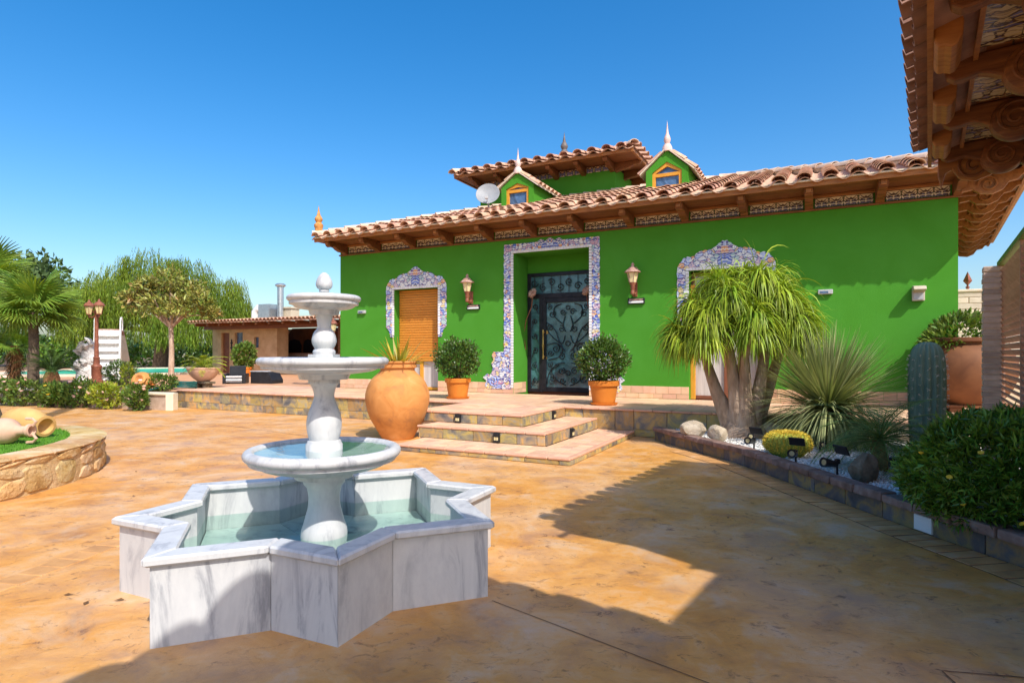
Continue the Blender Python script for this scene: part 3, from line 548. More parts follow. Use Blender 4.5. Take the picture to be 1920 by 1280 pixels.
# --- eaves: soffit boards, fascia, brackets, painted tile frieze
EZ = 4.72; EY = -.93
b = MB(); b.box(-.12,15.55,EY+.02,EY+.06,4.605,4.70); hp('fascia_board', b, MT['woodl'])
for i in range(5):
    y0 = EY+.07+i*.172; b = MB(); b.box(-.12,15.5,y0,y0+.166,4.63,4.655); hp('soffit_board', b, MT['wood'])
b = MB(); b.box(-.02,15.0,-.055,-.0,4.332,4.37); hp('frieze_ledge', b, MT['wood'], bevel=.008)
b = MB(); b.box(-.02,15.0,-.075,-.0,4.575,4.63); hp('frieze_moulding', b, MT['woodl'], bevel=.01)
b = MB(); b.prism([(0,4.628),(-.80,4.628),(-.80,4.585),(-.77,4.50),(-.70,4.47),(-.60,4.50),(-.50,4.49),(-.42,4.44),(-.30,4.40),(-.18,4.40),(-.10,4.36),(0,4.345)], -.075, .075, 'x'); bkm_ = b.mesh('bracket', MT['wood'], bevel=.008)
b = MB(); b.box(-.05,.05,-.82,-.79,4.52,4.61); brc = b.mesh('bracket_face', MT['woodl'], bevel=.01)
fm = {}
for i in range(13):
    s = .30+i*1.206 - .06
    o = ob('bracket', bkm_, ho, (s,0,0)); ob('bracket_face', brc, o)
    if i < 12:
        for k in range(4):
            w_ = (1.206-.20)/4; q = MB(); q.box(-w_/2+.003, w_/2-.003, -.03, -.001, 4.385, 4.568)
            if 'f' not in fm: fm['f'] = q.mesh('frieze_tile', MT['frieze'], bevel=.003)
            c = s+.10+w_*(k+.5); ob('frieze_tile', fm['f'], ho, (c,0,0), (0,0,0), (1 if k % 2 else -1,1,1))
# left end bracket scroll, seen against the sky
# right hand eave running back
er = math.atan2(.99, .1407)
rt = ob('side_eave', None, ho, (15.6,EY,0), (0,0,er))
b = MB(); b.box(0,9.4,-.0,.05,4.60,4.70); ob('side_fascia', b.mesh('side_fascia', MT['woodl']), rt)
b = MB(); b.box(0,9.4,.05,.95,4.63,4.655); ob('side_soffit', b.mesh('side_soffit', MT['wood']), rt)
b = MB(); b.box(0,9.4,-.10,.0,4.69,4.75); ob('side_tile_edge', b.mesh('side_tile_edge', MT['rdeck']), rt)
def spiral(cx, cz, r, turns, n=30, a0=0, sgn=1):
    return [(cx + r*(1-.82*k/n)*math.cos(a0+sgn*turns*2*math.pi*k/n), cz + r*(1-.82*k/n)*math.sin(a0+sgn*turns*2*math.pi*k/n)) for k in range(n+1)]
vb = MB(); vb.prism([(.05,4.63),(.95,4.63),(.95,4.36),(.80,4.38),(.70,4.30),(.52,4.27),(.38,4.33),(.30,4.45),(.18,4.47),(.12,4.55),(.05,4.56)], -.06, .06, 'x')
vb.tube([(-.075, x_, z_) for x_, z_ in spiral(.58,4.44,.15,1.6)], .02, 6); vbm = vb.mesh('volute_bracket', MT['woodl'])
for i in range(10): ob('volute_bracket', vbm, rt, (.55+i*.92,0,0))

# --- roof
PIT = .315; PA = math.atan(PIT); TP = .435
roof = ob('roof', None, ho)
def htop(s, x0=-.15, x1=15.6, tr=3.7): return min(tr, s-x0+EY, x1-s+EY)
def roofz(t): return EZ + PIT*(t-EY)
V = []; F = []
ss = np.arange(-.15, 15.6001, TP/8)
for s in ss:
    tt = max(htop(s), EY+.02); dz = .055*math.cos(2*math.pi*(s-.05)/TP)
    lo = len(V)
    for j in range(5):
        t = EY-.05 + (tt-EY+.05)*j/4; V.append((s, t, roofz(t)+dz+.02))
    if lo:
        for j in range(4): F.append((lo-5+j, lo+j, lo+j+1, lo-4+j))
rm = npmesh('front_pan_tiles', V, F, MT['rdeck'], True)
md = ob('front_pan_tiles', rm, roof); md.modifiers.new('thickness', 'SOLIDIFY').thickness = .018
b = MB(); zr = roofz(3.7)
b.add([(-.15,EY,EZ),(4.48,3.7,zr),(-.15,8.4,EZ),(15.6,EY,EZ),(10.97,3.7,zr),(16.9,8.4,EZ)], [(0,2,1),(3,4,5),(1,2,5,4)])
ob('roof_slopes', b.mesh('roof_slopes', MT['rdeck']), roof)
def tile_mesh(name, mat, r0=.135, r1=.108, L=.50, n=7, th=.016):
    m = MB(); vs = []
    for (r, y, dz) in ((r0,0,.02),(r1,L,0),):
        for rr in (r, r-th):
            for k in range(n+1):
                a = math.pi*k/n; vs.append((rr*math.cos(a)*1.02, y, rr*math.sin(a)*.80+dz))
    k1 = n+1; fs = []
    for k in range(n):
        fs += [(k,k+1,2*k1+k+1,2*k1+k), (k1+k+1,k1+k,3*k1+k,3*k1+k+1), (k+1,k,k1+k,k1+k+1)]
    for a in (0, n): fs.append((a, 2*k1+a, 3*k1+a, k1+a))
    m.add(vs, fs); return m.mesh(name, mat, smooth=True, ang=50)
tme = tile_mesh('tile', MT['rtile']); ROW = .42
rest = MB(); nt = 0
def tile_at(s, t, parent, z0, mesh_=tme, ori=0):
    ob('tile', mesh_, parent, (s+random.uniform(-.008,.008), t, z0), (PA-.022+random.uniform(-.006,.006), random.uniform(-.02,.02), ori+random.uniform(-.02,.02)))
tv = np.array([v.co[:] for v in tme.vertices]); tf = [tuple(p.vertices) for p in tme.polygons]
for c in range(36):
    s = .05 + c*TP
    for r in range(12):
        t = EY-.11 + r*ROW*math.cos(PA)
        if t > EY and t+.30 > htop(s): break
        if t+.1 > 3.7: break
        if r < 7 and nt < 232: tile_at(s, t, roof, roofz(t)+.040+random.uniform(-.003,.003)); nt += 1
        else: rest.add(tv, tf, Matrix.Translation((s, t, roofz(t)+.040)) @ Matrix.Rotation(PA, 4, 'X'))
ob('upper_tiles', rest.mesh('upper_tiles', MT['rtile'], smooth=True), roof, kind='stuff')
# ridge and hip tiles
rg = tile_mesh('ridge_tile', MT['ridge'], .15, .125, .50)
def ridge_run(p, q, name, parent, me=rg, n=None, off=.05):
    p = Vector(p); q = Vector(q); d = q-p; n = n or max(1, int(d.length/.42)); az = math.atan2(d.y, d.x)-math.pi/2; el = math.atan2(d.z, math.hypot(d.x, d.y))
    for i in range(n):
        c = p + d*(i/n); ob(name, me, parent, (c.x, c.y, c.z+off), (el+random.uniform(-.02,.02), 0, az+random.uniform(-.02,.02)))
ridge_run((-.15,EY,EZ+.02),(4.48,3.7,zr),'ridge_tile',roof); ridge_run((15.6,EY,EZ+.02),(10.97,3.7,zr),'ridge_tile',roof); ridge_run((4.48,3.7,zr),(10.97,3.7,zr),'ridge_tile',roof)
b = MB()
for p_, q_ in (((-.10,EY+.05,EZ+.05),(4.48,3.7,zr+.05)),((15.55,EY+.05,EZ+.05),(10.97,3.7,zr+.05)),((4.48,3.7,zr+.05),(10.97,3.7,zr+.05))): b.tube([p_, q_], .105, 8)
ob('ridge_mortar', b.mesh('ridge_mortar', MT['mortar']), roof, kind='stuff')
b = MB(); b.box(-.13,15.58,EY-.03,EY+.05,EZ-.022,EZ+.005); ob('eave_mortar', b.mesh('eave_mortar', MT['mortar']), roof)
# finials on the roof
def finial(name, mat, prof, loc, parent):
    m = MB(); m.lathe(prof, 14); return ob(name, m.mesh(name, mat, smooth=True, ang=45), parent, loc)
FP = [(.13,0),(.13,.22),(.15,.25),(.155,.33),(.12,.36),(.09,.40),(.10,.43),(.13,.48),(.135,.53),(.10,.60),(.06,.66),(.055,.68),(.05,.71),(.035,.78),(.018,.88),(0,1.0)]
SPK = lambda k: [(r*k, z*k) for r, z in FP]
mf = pm('finial_orange', [(.3,(.40,.18,.05)),(.55,(.60,.28,.08)),(.75,(.60,.40,.22))], 12, .7, .3, 40)
mfw = pm('finial_pale', [(.3,(.60,.40,.34)),(.7,(.74,.60,.54))], 9, .7, .2, 40); mfd = pm('finial_dark', [(.3,(.09,.075,.07)),(.7,(.19,.16,.15))], 9, .5, .3, 40)
finial('finial', mf, SPK(.82), (-.05,EY+.12,EZ+.12), ho)

# --- tower
TW0, TW1, TT = 2.66, 7.19, 3.6; TEZ = 7.14; TEY = 2.7
b = MB(); b.box(TW0, TW1, TT, 8.2, 6.0, 6.98); hp('tower_wall', b, MT['green'])
b = MB(); b.box(2.2,7.98,TEY+.02,TEY+.06,TEZ-.11,TEZ-.02); b.box(7.92,7.98,TEY+.06,9.0,TEZ-.11,TEZ-.02); b.box(2.2,2.26,TEY+.06,9.0,TEZ-.11,TEZ-.02); hp('tower_fascia', b, MT['woodl'])
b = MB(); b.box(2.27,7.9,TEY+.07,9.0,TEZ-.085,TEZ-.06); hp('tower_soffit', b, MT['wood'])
b = MB(); b.prism([(0,7.05),(-.78,7.05),(-.78,7.0),(-.72,6.94),(-.55,6.94),(-.40,6.87),(-.2,6.84),(0,6.80)], -.07, .07, 'x'); tbk = b.mesh('tower_bracket', MT['wood'], bevel=.008)
for i in range(6):
    s = TW0+.06+i*.88; ob('tower_bracket', tbk, ho, (s,TT,0))
    if i < 5:
        for k in range(3):
            q = MB(); q.box(-.115,.115,-.028,0,-.085,.085)
            if 't' not in fm: fm['t'] = q.mesh('frieze_tile', MT['frieze'], bevel=.003)
            ob('frieze_tile', fm['t'], ho, (s+.19+.25*k, TT, 6.95), (0,0,0), (1 if k % 2 else -1,1,1))
for i in range(5): ob('tower_bracket', tbk, ho, (TW1,TT+.06+i*.9,0), (0,0,math.pi/2))
trf = ob('tower_roof', None, ho)
V = []; F = []
for s in np.arange(2.15, 8.03, .42/8):
    tt = max(TEY+.02, min(5.6, s-2.15+TEY, 8.02-s+TEY)); dz = .05*math.cos(2*math.pi*(s-2.2)/.42); lo = len(V)
    for j in range(3): t = TEY-.05+(tt-TEY+.05)*j/2; V.append((s,t,TEZ+.22*(t-TEY)+dz+.02))
    if lo:
        for j in range(2): F.append((lo-3+j, lo+j, lo+j+1, lo-2+j))
ob('pan_tiles', npmesh('pan_tiles', V, F, MT['rdeck'], True), trf).modifiers.new('thickness','SOLIDIFY').thickness = .018
b = MB(); zt2 = TEZ+.22*2.9
b.add([(2.15,TEY,TEZ),(5.05,5.6,zt2),(2.15,9,TEZ),(8.02,TEY,TEZ),(5.12,5.6,zt2),(8.02,9,TEZ)], [(0,2,1),(3,4,5),(1,2,5,4)]); ob('roof_slopes', b.mesh('roof_slopes', MT['rdeck']), trf)
for c in range(14):
    s = 2.2+c*.42
    for r in range(3):
        t = TEY-.11+r*.41
        if r and t+.3 > min(s-2.15+TEY, 8.02-s+TEY): break
        tile_at(s, t, trf, TEZ+.22*(t-TEY)+.040)
tme2 = tile_mesh('tile', MT['rtile'], .12, .10, .45)
for c in range(15): ob('tile', tme2, trf, (8.13, TEY+.2+c*.42, TEZ+.045), (.22,0,math.pi/2))
for c in range(8): ob('tile', tme2, trf, (2.04, TEY+.2+c*.42, TEZ+.045), (.22,0,-math.pi/2))
ridge_run((2.15,TEY,TEZ+.02),(5.05,5.6,zt2),'ridge_tile',trf); ridge_run((8.02,TEY,TEZ+.02),(5.12,5.6,zt2),'ridge_tile',trf)
finial('finial', mfd, [(r*.9, z) for r, z in SPK(.98)], (5.24,4.5,7.62), trf)
b = MB(); b.lathe([(.14,7.45),(.12,7.75)], 12); hp('finial_base', b, mfw, trf).location = (5.24,4.5,0)

# --- dormers
def dormer(sc, hwid, zsh, zpk, fk, fmat):
    d = ob('dormer', None, ho, (sc, 1.6, 0)); z0 = 5.45
    out = [(-hwid,z0),(hwid,z0),(hwid,zsh),(0,zpk),(-hwid,zsh)]
    iw = hwid*.70; ins = [(-iw,z0+.14),(iw,z0+.14),(iw,zsh-.06),(0,zpk-.28),(-iw,zsh-.06)]
    m = MB()
    for i in range(5):
        a, b_, c, e = out[i], out[(i+1)%5], ins[(i+1)%5], ins[i]
        m.add([(a[0],0,a[1]),(b_[0],0,b_[1]),(c[0],0,c[1]),(e[0],0,e[1]),(a[0],1.9,a[1]),(b_[0],1.9,b_[1]),(c[0],.14,c[1]),(e[0],.14,e[1])], [(0,1,2,3),(0,4,5,1),(3,2,6,7)])
    ob('dormer_wall', m.mesh('dormer_wall', MT['green']), d)
    m = MB(); fw = .075; ins2 = [(x*(1-fw/iw), z) for x, z in ins]; ins2 = [(-iw+fw,ins[0][1]+fw),(iw-fw,ins[0][1]+fw),(iw-fw,zsh-.08),(0,zpk-.28-fw*1.4),(-iw+fw,zsh-.08)]
    for i in range(5):
        a, b_, c, e = ins[i], ins[(i+1)%5], ins2[(i+1)%5], ins2[i]
        m.add([(p[0],y,p[1]) for y in (.03,.11) for p in (a,b_,c,e)], [(0,1,2,3),(7,6,5,4),(3,2,6,7)])
    m.box(-iw+fw, iw-fw, .035, .10, zsh-.17, zsh-.09)
    ob('window_frame', m.mesh('window_frame', MT['oframe']), d)
    m = MB(); m.add([(-iw+.02,.085,ins[0][1]),(iw-.02,.085,ins[0][1]),(iw-.02,.085,zsh-.17),(-iw+.02,.085,zsh-.17)],[(0,1,2,3)]); ob('pane', m.mesh('pane', MT['paneglass']), d)
    m = MB(); m.add([(-iw+.03,.085,zsh-.10),(iw-.03,.085,zsh-.10),(0,.085,zpk-.30)],[(0,1,2)]); ob('pane', m.mesh('pane', MT['paneglass']), d)
    # two small tile slopes
    sl_ = (zpk-zsh)/hwid; ang = math.atan(sl_)
    dt = tile_mesh('tile', MT['rtile'], .10, .08, .40, 5)
    for sg in (1,-1):
        m = MB(); ex = hwid*1.28; m.add([(0,-.06,zpk+.03),(sg*ex,-.06,zpk+.03-sl_*ex),(sg*ex,1.9,zpk+.03-sl_*ex),(0,1.9,zpk+.03),(0,-.06,zpk+.07),(sg*ex,-.06,zpk+.07-sl_*ex),(sg*ex,1.9,zpk+.07-sl_*ex),(0,1.9,zpk+.07)],
              [(0,1,2,3),(4,5,6,7),(0,1,5,4),(1,2,6,5)]); ob('roof_slope', m.mesh('roof_slope', MT['mortar']), d)
        for k in range(6):
            for r in range(2):
                x_ = ex*1.04-r*.36*math.cos(ang); ob('tile', dt, d, (sg*x_, .06+k*.28, zpk+.075-sl_*x_), (ang,0,sg*math.pi/2))
    m = MB(); m.lathe([(.13,zpk-.02),(.12,zpk+.08),(.08,zpk+.16)]+[(r*fk*.62, zpk+.12+(z-.36)*fk) for r, z in FP[5:]], 12); ob('finial', m.mesh('finial', fmat, smooth=True, ang=45), d, (0,.05,0))
dormer(4.99, .50, 6.17, 6.53, .95, mfw); dormer(9.13, .52, 6.07, 6.53, 1.0, mfw)

# --- front door
fd = ob('front_door', None, ho, (DX0, .80, 0)); DW = DX1-DX0
b = MB()
for x0, x1, z0, z1 in ((0,.09,TZ,3.58),(DW-.16,DW,TZ,3.58),(.09,DW-.16,3.49,3.58),(.09,DW-.16,2.92,3.04),(.34,.44,TZ,2.92),(.44,.53,TZ+.02,2.92),(DW-.26,DW-.16,TZ+.02,2.92),(.53,DW-.26,2.80,2.92),(.53,DW-.26,TZ+.02,.63),(.09,.34,TZ,.58)):
    b.box(x0, x1, 0, .10, z0, z1)
ob('door_frame', b.mesh('door_frame', MT['iron'], bevel=.006), fd)
for x0, x1, z0, z1 in ((.09,DW-.16,3.04,3.49),(.09,.34,.58,2.92),(.53,DW-.26,.63,2.80)):
    b = MB(); b.box(x0, x1, .055, .07, z0, z1); ob('pane', b.mesh('pane', MT['doorglass']), fd)
gr = MB()
def scroll(x, z, r, tn=1.4, a0=0, sg=1, y=.02, rad=.011): gr.tube([(px, y, pz) for px, pz in spiral(x, z, r, tn, 22, a0, sg)], rad, 5)
def bar(pts, rad=.011, y=.02):
    P = [(p[0], p[1]) for p in pts]; P = bez(P, 6) if len(P) > 2 else P
    gr.tube([(px, y, pz) for px, pz in P], rad, 5)
def bez_(P, n=6): return bez(P, n)
def crv(pts): # signed version of bez (bez clips radius)
    P = pts; out = []; m = len(P)
    for i in range(m-1):
        p0, p1, p2, p3 = P[max(i-1,0)], P[i], P[i+1], P[min(i+2,m-1)]
        for k in range(6):
            t = k/6; out.append(tuple(.5*((2*p1[j])+(-p0[j]+p2[j])*t+(2*p0[j]-5*p1[j]+4*p2[j]-p3[j])*t*t+(-p0[j]+3*p1[j]-3*p2[j]+p3[j])*t**3) for j in (0,1)))
    return out+[P[-1]]
xc = (.53+DW-.26)/2; hwd = (DW-.26-.53)/2
for sg in (1,-1):
    X = lambda f: xc+sg*hwd*f
    for P in (((.25,2.25),(.62,2.45),(.60,2.68),(.30,2.76)), ((.98,2.30),(.60,2.10),(.42,1.85),(.25,1.60),(.42,1.40),(.9,1.32)), ((.12,1.95),(.30,1.75),(.85,2.0),(.95,2.2)),
              ((.12,1.55),(.5,1.75),(.95,1.72)), ((.15,1.25),(.55,1.20),(.85,1.0),(.95,.70)), ((.1,.68),(.5,.80),(.75,1.05),(.4,1.2)), ((.12,2.45),(.22,2.2),(.10,2.05))):
        gr.tube([(X(p[0]), .02, p[1]) for p in crv(P)], .012, 5)
    for (f, z, r, a) in ((.22,2.55,.085,0),(.30,2.12,.095,2),(.72,2.50,.10,1),(.80,2.15,.09,3),(.55,1.62,.11,1),(.28,1.42,.10,2),(.80,1.50,.085,0),(.30,1.05,.10,1),(.70,.85,.11,2),(.25,.80,.08,0),(.82,1.2,.08,1),(.85,2.68,.075,2)):
        scroll(X(f), z, r, 1.4, a, sg)
for (z, r) in ((2.66,.05),(1.75,.06),(1.0,.06)): gr.tube([(xc+r*math.cos(a), .02, z+r*math.sin(a)) for a in np.linspace(0, 6.29, 16)], .011, 5)
for k in range(6):     # narrow side light and transom scrolls
    scroll(.215, .8+k*.38, .085, 1.3, k, 1 if k % 2 else -1); gr.tube([(.215+.09*(1 if k % 2 else -1), .02, .62+k*.38), (.215, .02, .8+k*.38+.08)], .009, 5)
for k in range(7):
    x_ = .2+k*.24; scroll(x_, 3.26+.06*(-1)**k, .105, 1.4, k*1.3, 1 if k % 2 else -1)
    gr.tube([(x_, .02, p) for p in (3.05, 3.48)], .008, 5)
ob('grille', gr.mesh('grille', MT['iron'], smooth=True), fd, kind='stuff')
h = MB(); h.lathe([(.018,1.35),(.024,1.40),(.016,1.46),(.020,1.60),(.030,1.70),(.020,1.78),(.016,1.95),(.022,2.05),(.018,2.10)], 10, Matrix.Translation((.485,-.07,0))); h.box(.465,.505,-.07,.01,1.40,1.44); h.box(.465,.505,-.07,.01,2.02,2.06)
h.lathe([(.0,-.05),(.045,-.05),(.045,-.03),(0,-.03)], 10, Matrix.Translation((.51,-.0,1.38)) @ Matrix.Rotation(R(90),4,'X')); h.lathe([(.0,-.05),(.05,-.05),(.05,-.03),(0,-.03)], 10, Matrix.Translation((.53,-.0,2.04)) @ Matrix.Rotation(R(90),4,'X'))
ob('handle', h.mesh('handle', MT['brass'], smooth=True), fd)
# iron rose bushes of wrought iron hanging from the head of the recess
for i, (x, lab) in enumerate(((DX0+.14,'rusty wrought iron rose tied beside the left of the door'),(DX1-.22,'rusty wrought iron rose tied beside the right of the door'))):
    o = thing('iron_rose', lab, 'ornament', hw(x,.66,0), HR); sg = 1 if i == 0 else -1
    m = MB(); m.tube([(sg*.08,0,2.98),(sg*.05,.0,2.7),(-sg*.10,-.02,2.35),(-sg*.16,-.02,2.0),(-sg*.12,0,1.6)], [.012,.014,.012,.01,.008], 6); ob('stem', m.mesh('stem', MT['rust'], smooth=True), o)
    m = MB()
    for k in range(9): a = k*.7; m.lathe([(0,-.02),(.05,0),(.07,.05),(.05,.07)], 6, Matrix.Translation((sg*.08+.05*math.cos(a), .04*math.sin(a)-.02, 3.05+.05*math.sin(a*2))) @ Matrix.Rotation(a,4,'X'))
    ob('flower', m.mesh('flower', MT['rustp']), o)

# --- windows
def window(s0, s1, z1, kind):
    wdt = s1-s0; o = ob('window', None, ho, (s0, .26, 0))
    fr = MT['oframe']
    b = MB(); b.box(0,.07,0,.08,TZ,z1-.02); b.box(wdt-.07,wdt,0,.08,TZ,z1-.02); b.box(.07,wdt-.07,0,.08,z1-.10,z1-.02); b.box(.07,wdt-.07,0,.08,TZ,TZ+.08); b.box(wdt/2-.05,wdt/2+.05,0,.08,TZ+.08,z1-.10)
    ob('frame', b.mesh('frame', MT['oframe'] if kind == 1 else MT['bframe'], bevel=.006), o)
    for x0, x1 in ((.07,wdt/2-.05),(wdt/2+.05,wdt-.07)):
        b = MB(); b.box(x0,x1,.05,.06,TZ+.08,z1-.10); ob('pane', b.mesh('pane', MT['curtain']), o)
    if kind == 1:
        sm = MB(); sm.prism([(-.012,-.0345),(-.040,-.031),(-.046,.0),(-.041,.029),(-.012,.0335)], .02, wdt-.02, 'x'); slat = sm.mesh('shutter_slat', MT['shutter'])
        for k in range(28): ob('shutter_slat', slat, o, (0,0,z1-.05-k*.0705))
    else:
        b = MB(); b.box(-.0,.10,-.10,-.01,TZ,z1-.3); b.box(wdt-.1,wdt,-.10,-.01,TZ,z1-.3); ob('shutter_box', b.mesh('shutter_box', MT['oframe'], bevel=.006), o)
window(*W1, 1); window(*W2, 2)

# --- painted tile surrounds
def jag(u, k): return .022*abs(math.sin(u*k*math.pi)) + .012*abs(math.sin(u*k*2.3*math.pi+.7))
def surround(name, x0, x1, ix0, ix1, zi, crest, ztip, mat, tw=.20):
    cx = (x0+x1)/2; o = ob(name, None, ho, (cx,0,0)); y0, y1 = -.022, .003
    hw_ = (x1-x0)/2; ihw = (ix1-ix0)/2
    n = int(round((x1-x0)/tw)); dw = (x1-x0)/n
    for i in range(n):                    # crest, one tile wide pieces with the shaped upper edge
        a = -hw_+i*dw; top = [(a+dw*k/8, crest(abs((a+dw*k/8)/hw_))) for k in range(9)]
        lo = zi+.055
        mx_ = max(z for _, z in top); zs = np.arange(lo, max(lo+.01, mx_-.10), .24)
        for j, z0 in enumerate(zs):
            z1 = z0+.24 if j < len(zs)-1 else 9
            tp = [(x_, min(z_, z1)) for x_, z_ in top]
            if max(z_ for _, z_ in tp) < z0+.02: continue
            tp = [(x_, max(z_, z0+.012)) for x_, z_ in tp]
            poly = [(a+.002, z0), (a+dw-.002, z0)] + [(min(max(x_, a+.002), a+dw-.002), z_-.002) for x_, z_ in reversed(tp)]
            m = MB(); m.prism(poly, y0, y1, 'y'); ob('tile', m.mesh('tile', mat), o)
    for sg in (-1, 1):                    # jambs
        z = zi+.055
        while z > ztip+.05:
            h_ = min(.22, z-ztip); e = hw_; 
            q = [(ihw+.07, z-h_+.002), (ihw+.07, z-.002)]; m = MB()
            if z-h_ <= ztip+.45 and ztip > 1:
                f1 = max(.0, min(1, (z-ztip)/.45)); f0 = max(0, min(1, (z-h_-ztip)/.45)); wd = hw_-ihw-.07
                g_ = lambda f: ihw+.07+wd*(1 if f > .55 else .25+.55*f)
                q = [(ihw+.01, z-h_+.002),(ihw+.01, z-.002),(g_(f1), z-.002),(g_((f0+f1)/2), z-h_/2),(g_(f0), z-h_+.002)]
            else: q = [(ihw+.072, z-h_+.002),(ihw+.072, z-.002),(hw_-.004, z-.002),(hw_+.010, z-h_*.5),(hw_-.004, z-h_+.002)]
            m.prism([(sg*x_, z_) for x_, z_ in (q if sg > 0 else q[::-1])], y0, y1, 'y'); ob('tile', m.mesh('tile', mat), o); z -= h_
    wm_ = MB(); wm_.box(-.033,.033,-.026,.003,-.030,.030); wt = wm_.mesh('border_tile', MT['azw'], bevel=.003)
    for k in range(int((2*ihw+.14)/.07)): ob('border_tile', wt, o, (-ihw-.035+k*(2*ihw+.07)/(int((2*ihw+.14)/.07)-1), 0, zi+.024))
    zz = zi-.046
    while zz > max(ztip, TZ+.1)+.05:
        for sg in (-1,1): ob('border_tile', wt, o, (sg*(ihw+.036), 0, zz))
        zz -= .07
    return o
def crest_w(zi):
    def f(u): return zi + float(np.interp(u, [0,.06,.14,.22,.32,.40,.48,.55,.62,.70,.78,.86,.93,1.], [.575,.56,.50,.435,.395,.40,.385,.365,.30,.27,.275,.25,.17,.06])) + jag(u, 11)
    return f
surround('window_surround', 1.70, 3.69, W1[0], W1[1], W1[2]-.0, crest_w(W1[2]), 1.94, MT['az'])
surround('window_surround', 9.71, 11.69, W2[0], W2[1], W2[2]+.0, crest_w(W2[2]), 1.94, MT['az'])
def crest_d(u): return 4.225 + (.075*max(0, math.cos(u/.10*math.pi/2)) if u < .10 else .055*abs(math.sin((u-.10)/.17*math.pi)) if u < .27 else 0)
ds_ = surround('door_surround', 5.42, 7.93, DX0, DX1, DZ-.0, crest_d, .60, MT['azd'])
for sg in (-1,1):          # scrolled feet of the door surround
    P = [(1.24,.60),(1.72,.60),(1.80,.68),(1.76,.80),(1.86,.88),(1.74,.98),(1.66,.94),(1.60,1.02),(1.57,1.14),(1.62,1.24),(1.55,1.34),(1.60,1.44),(1.55,1.55),(1.46,1.52),(1.40,1.60),(1.34,1.72),(1.24,1.78)]
    for z0, z1 in ((.5,.82),(.82,1.06),(1.06,1.30),(1.30,1.54),(1.54,1.9)):
        bmx = bmesh.new(); vs_ = [bmx.verts.new((sg*x_, 0, z_)) for x_, z_ in P]; bmx.faces.new(vs_)
        bmesh.ops.bisect_plane(bmx, geom=bmx.verts[:]+bmx.edges[:]+bmx.faces[:], plane_co=(0,0,z0+.002), plane_no=(0,0,-1), clear_outer=True)
        bmesh.ops.bisect_plane(bmx, geom=bmx.verts[:]+bmx.edges[:]+bmx.faces[:], plane_co=(0,0,z1-.002), plane_no=(0,0,1), clear_outer=True)
        r_ = bmesh.ops.extrude_face_region(bmx, geom=bmx.faces[:]); bmesh.ops.translate(bmx, verts=[v for v in r_['geom'] if isinstance(v, bmesh.types.BMVert)], vec=(0,-.028,0))
        bmesh.ops.recalc_face_normals(bmx, faces=bmx.faces); me = bpy.data.meshes.new('foot_tile'); bmx.to_mesh(me); bmx.free(); me.materials.append(MT['az'])
        if len(me.polygons): ob('foot_tile', me, ds_)
    m = MB(); m.tube([(sg*x_, -.03, z_) for x_, z_ in spiral(1.56,.80,.15,1.7,34,2.2,1)], .016, 6); ob('foot_scroll', m.mesh('foot_scroll', pm('majolica_blue', [(.3,(.10,.18,.55)),(.7,(.45,.55,.80))], 20, .25, 0, 1, False), smooth=True), ds_)

# ------------------------------------------------------------------ wall lanterns, plaques, small boxes, dish
def lantern_parts(o):
    # wall plate and scroll arm, lantern standing out .24 m from the wall
    m = MB(); m.box(-.05,.05,-.02,0,-.30,.02); m.tube([(0,-.01,-.22),(0,-.10,-.27),(0,-.20,-.22),(0,-.23,-.12),(0,-.22,-.04)], [.035,.04,.045,.04,.035], 8)
    m.tube([(0.0,-.17+.055*math.cos(a)*(1-a/14), -.12+.055*math.sin(a)*(1-a/14)) for a in np.linspace(0,9,24)], .016, 6)
    m.lathe([(0,-.28),(.045,-.26),(.05,-.2),(.03,-.17),(.06,-.12),(.045,-.08),(.07,-.04),(.075,0),(0,0)], 8, Matrix.Translation((0,-.22,.0)))
    ob('bracket', m.mesh('bracket', MT['rust'], smooth=True, ang=50), o)
    m = MB(); m.lathe([(.075,.0),(.125,.22)], 6, Matrix.Translation((0,-.22,0))); g_ = ob('lamp_glass', m.mesh('lamp_glass', MT['lampglass']), o)
    m = MB()
    for k in range(6):
        a = 2*math.pi*k/6; m.tube([(.077*math.cos(a), -.22+.077*math.sin(a), 0), (.128*math.cos(a), -.22+.128*math.sin(a), .22)], .008, 5)
    m.lathe([(.13,.215),(.185,.225),(.18,.245),(.12,.29),(.085,.335),(.05,.345),(.03,.375),(.042,.40),(.02,.43),(0,.46)], 12, Matrix.Translation((0,-.22,0)))
    ob('lamp_cap', m.mesh('lamp_cap', MT['rustp'], smooth=True, ang=35), o)
wl1 = thing('wall_lantern', 'ornate rusty wall lantern between the shuttered window and the front door', 'wall lamp', hw(4.46,0,3.08), HR, 'wall lanterns beside the front door'); lantern_parts(wl1)
copy_thing(wl1, 'ornate rusty wall lantern right of the front door, near the bushy crowned tree', hw(8.77,0,3.08))
def plaque(s, z, lab):
    o = thing('wall_plaque', lab, 'plaque', hw(s,0,z), HR, 'plaques under the wall lanterns')
    m = MB(); m.box(-.19,.19,-.05,0,-.065,.065); ob('case', m.mesh('case', MT['black'], bevel=.006), o)
    m = MB(); m.box(-.165,.165,-.054,-.049,-.045,.0); ob('face', m.mesh('face', MT['white']), o)
    m = MB(); m.box(-.155,.155,-.053,-.049,.018,.045); ob('strip', m.mesh('strip', MT['rustp']), o)
plaque(4.53, 2.69, 'small black framed plaque under the lantern nearer the shuttered window'); plaque(8.80, 2.68, 'small black framed plaque under the lantern right of the door')
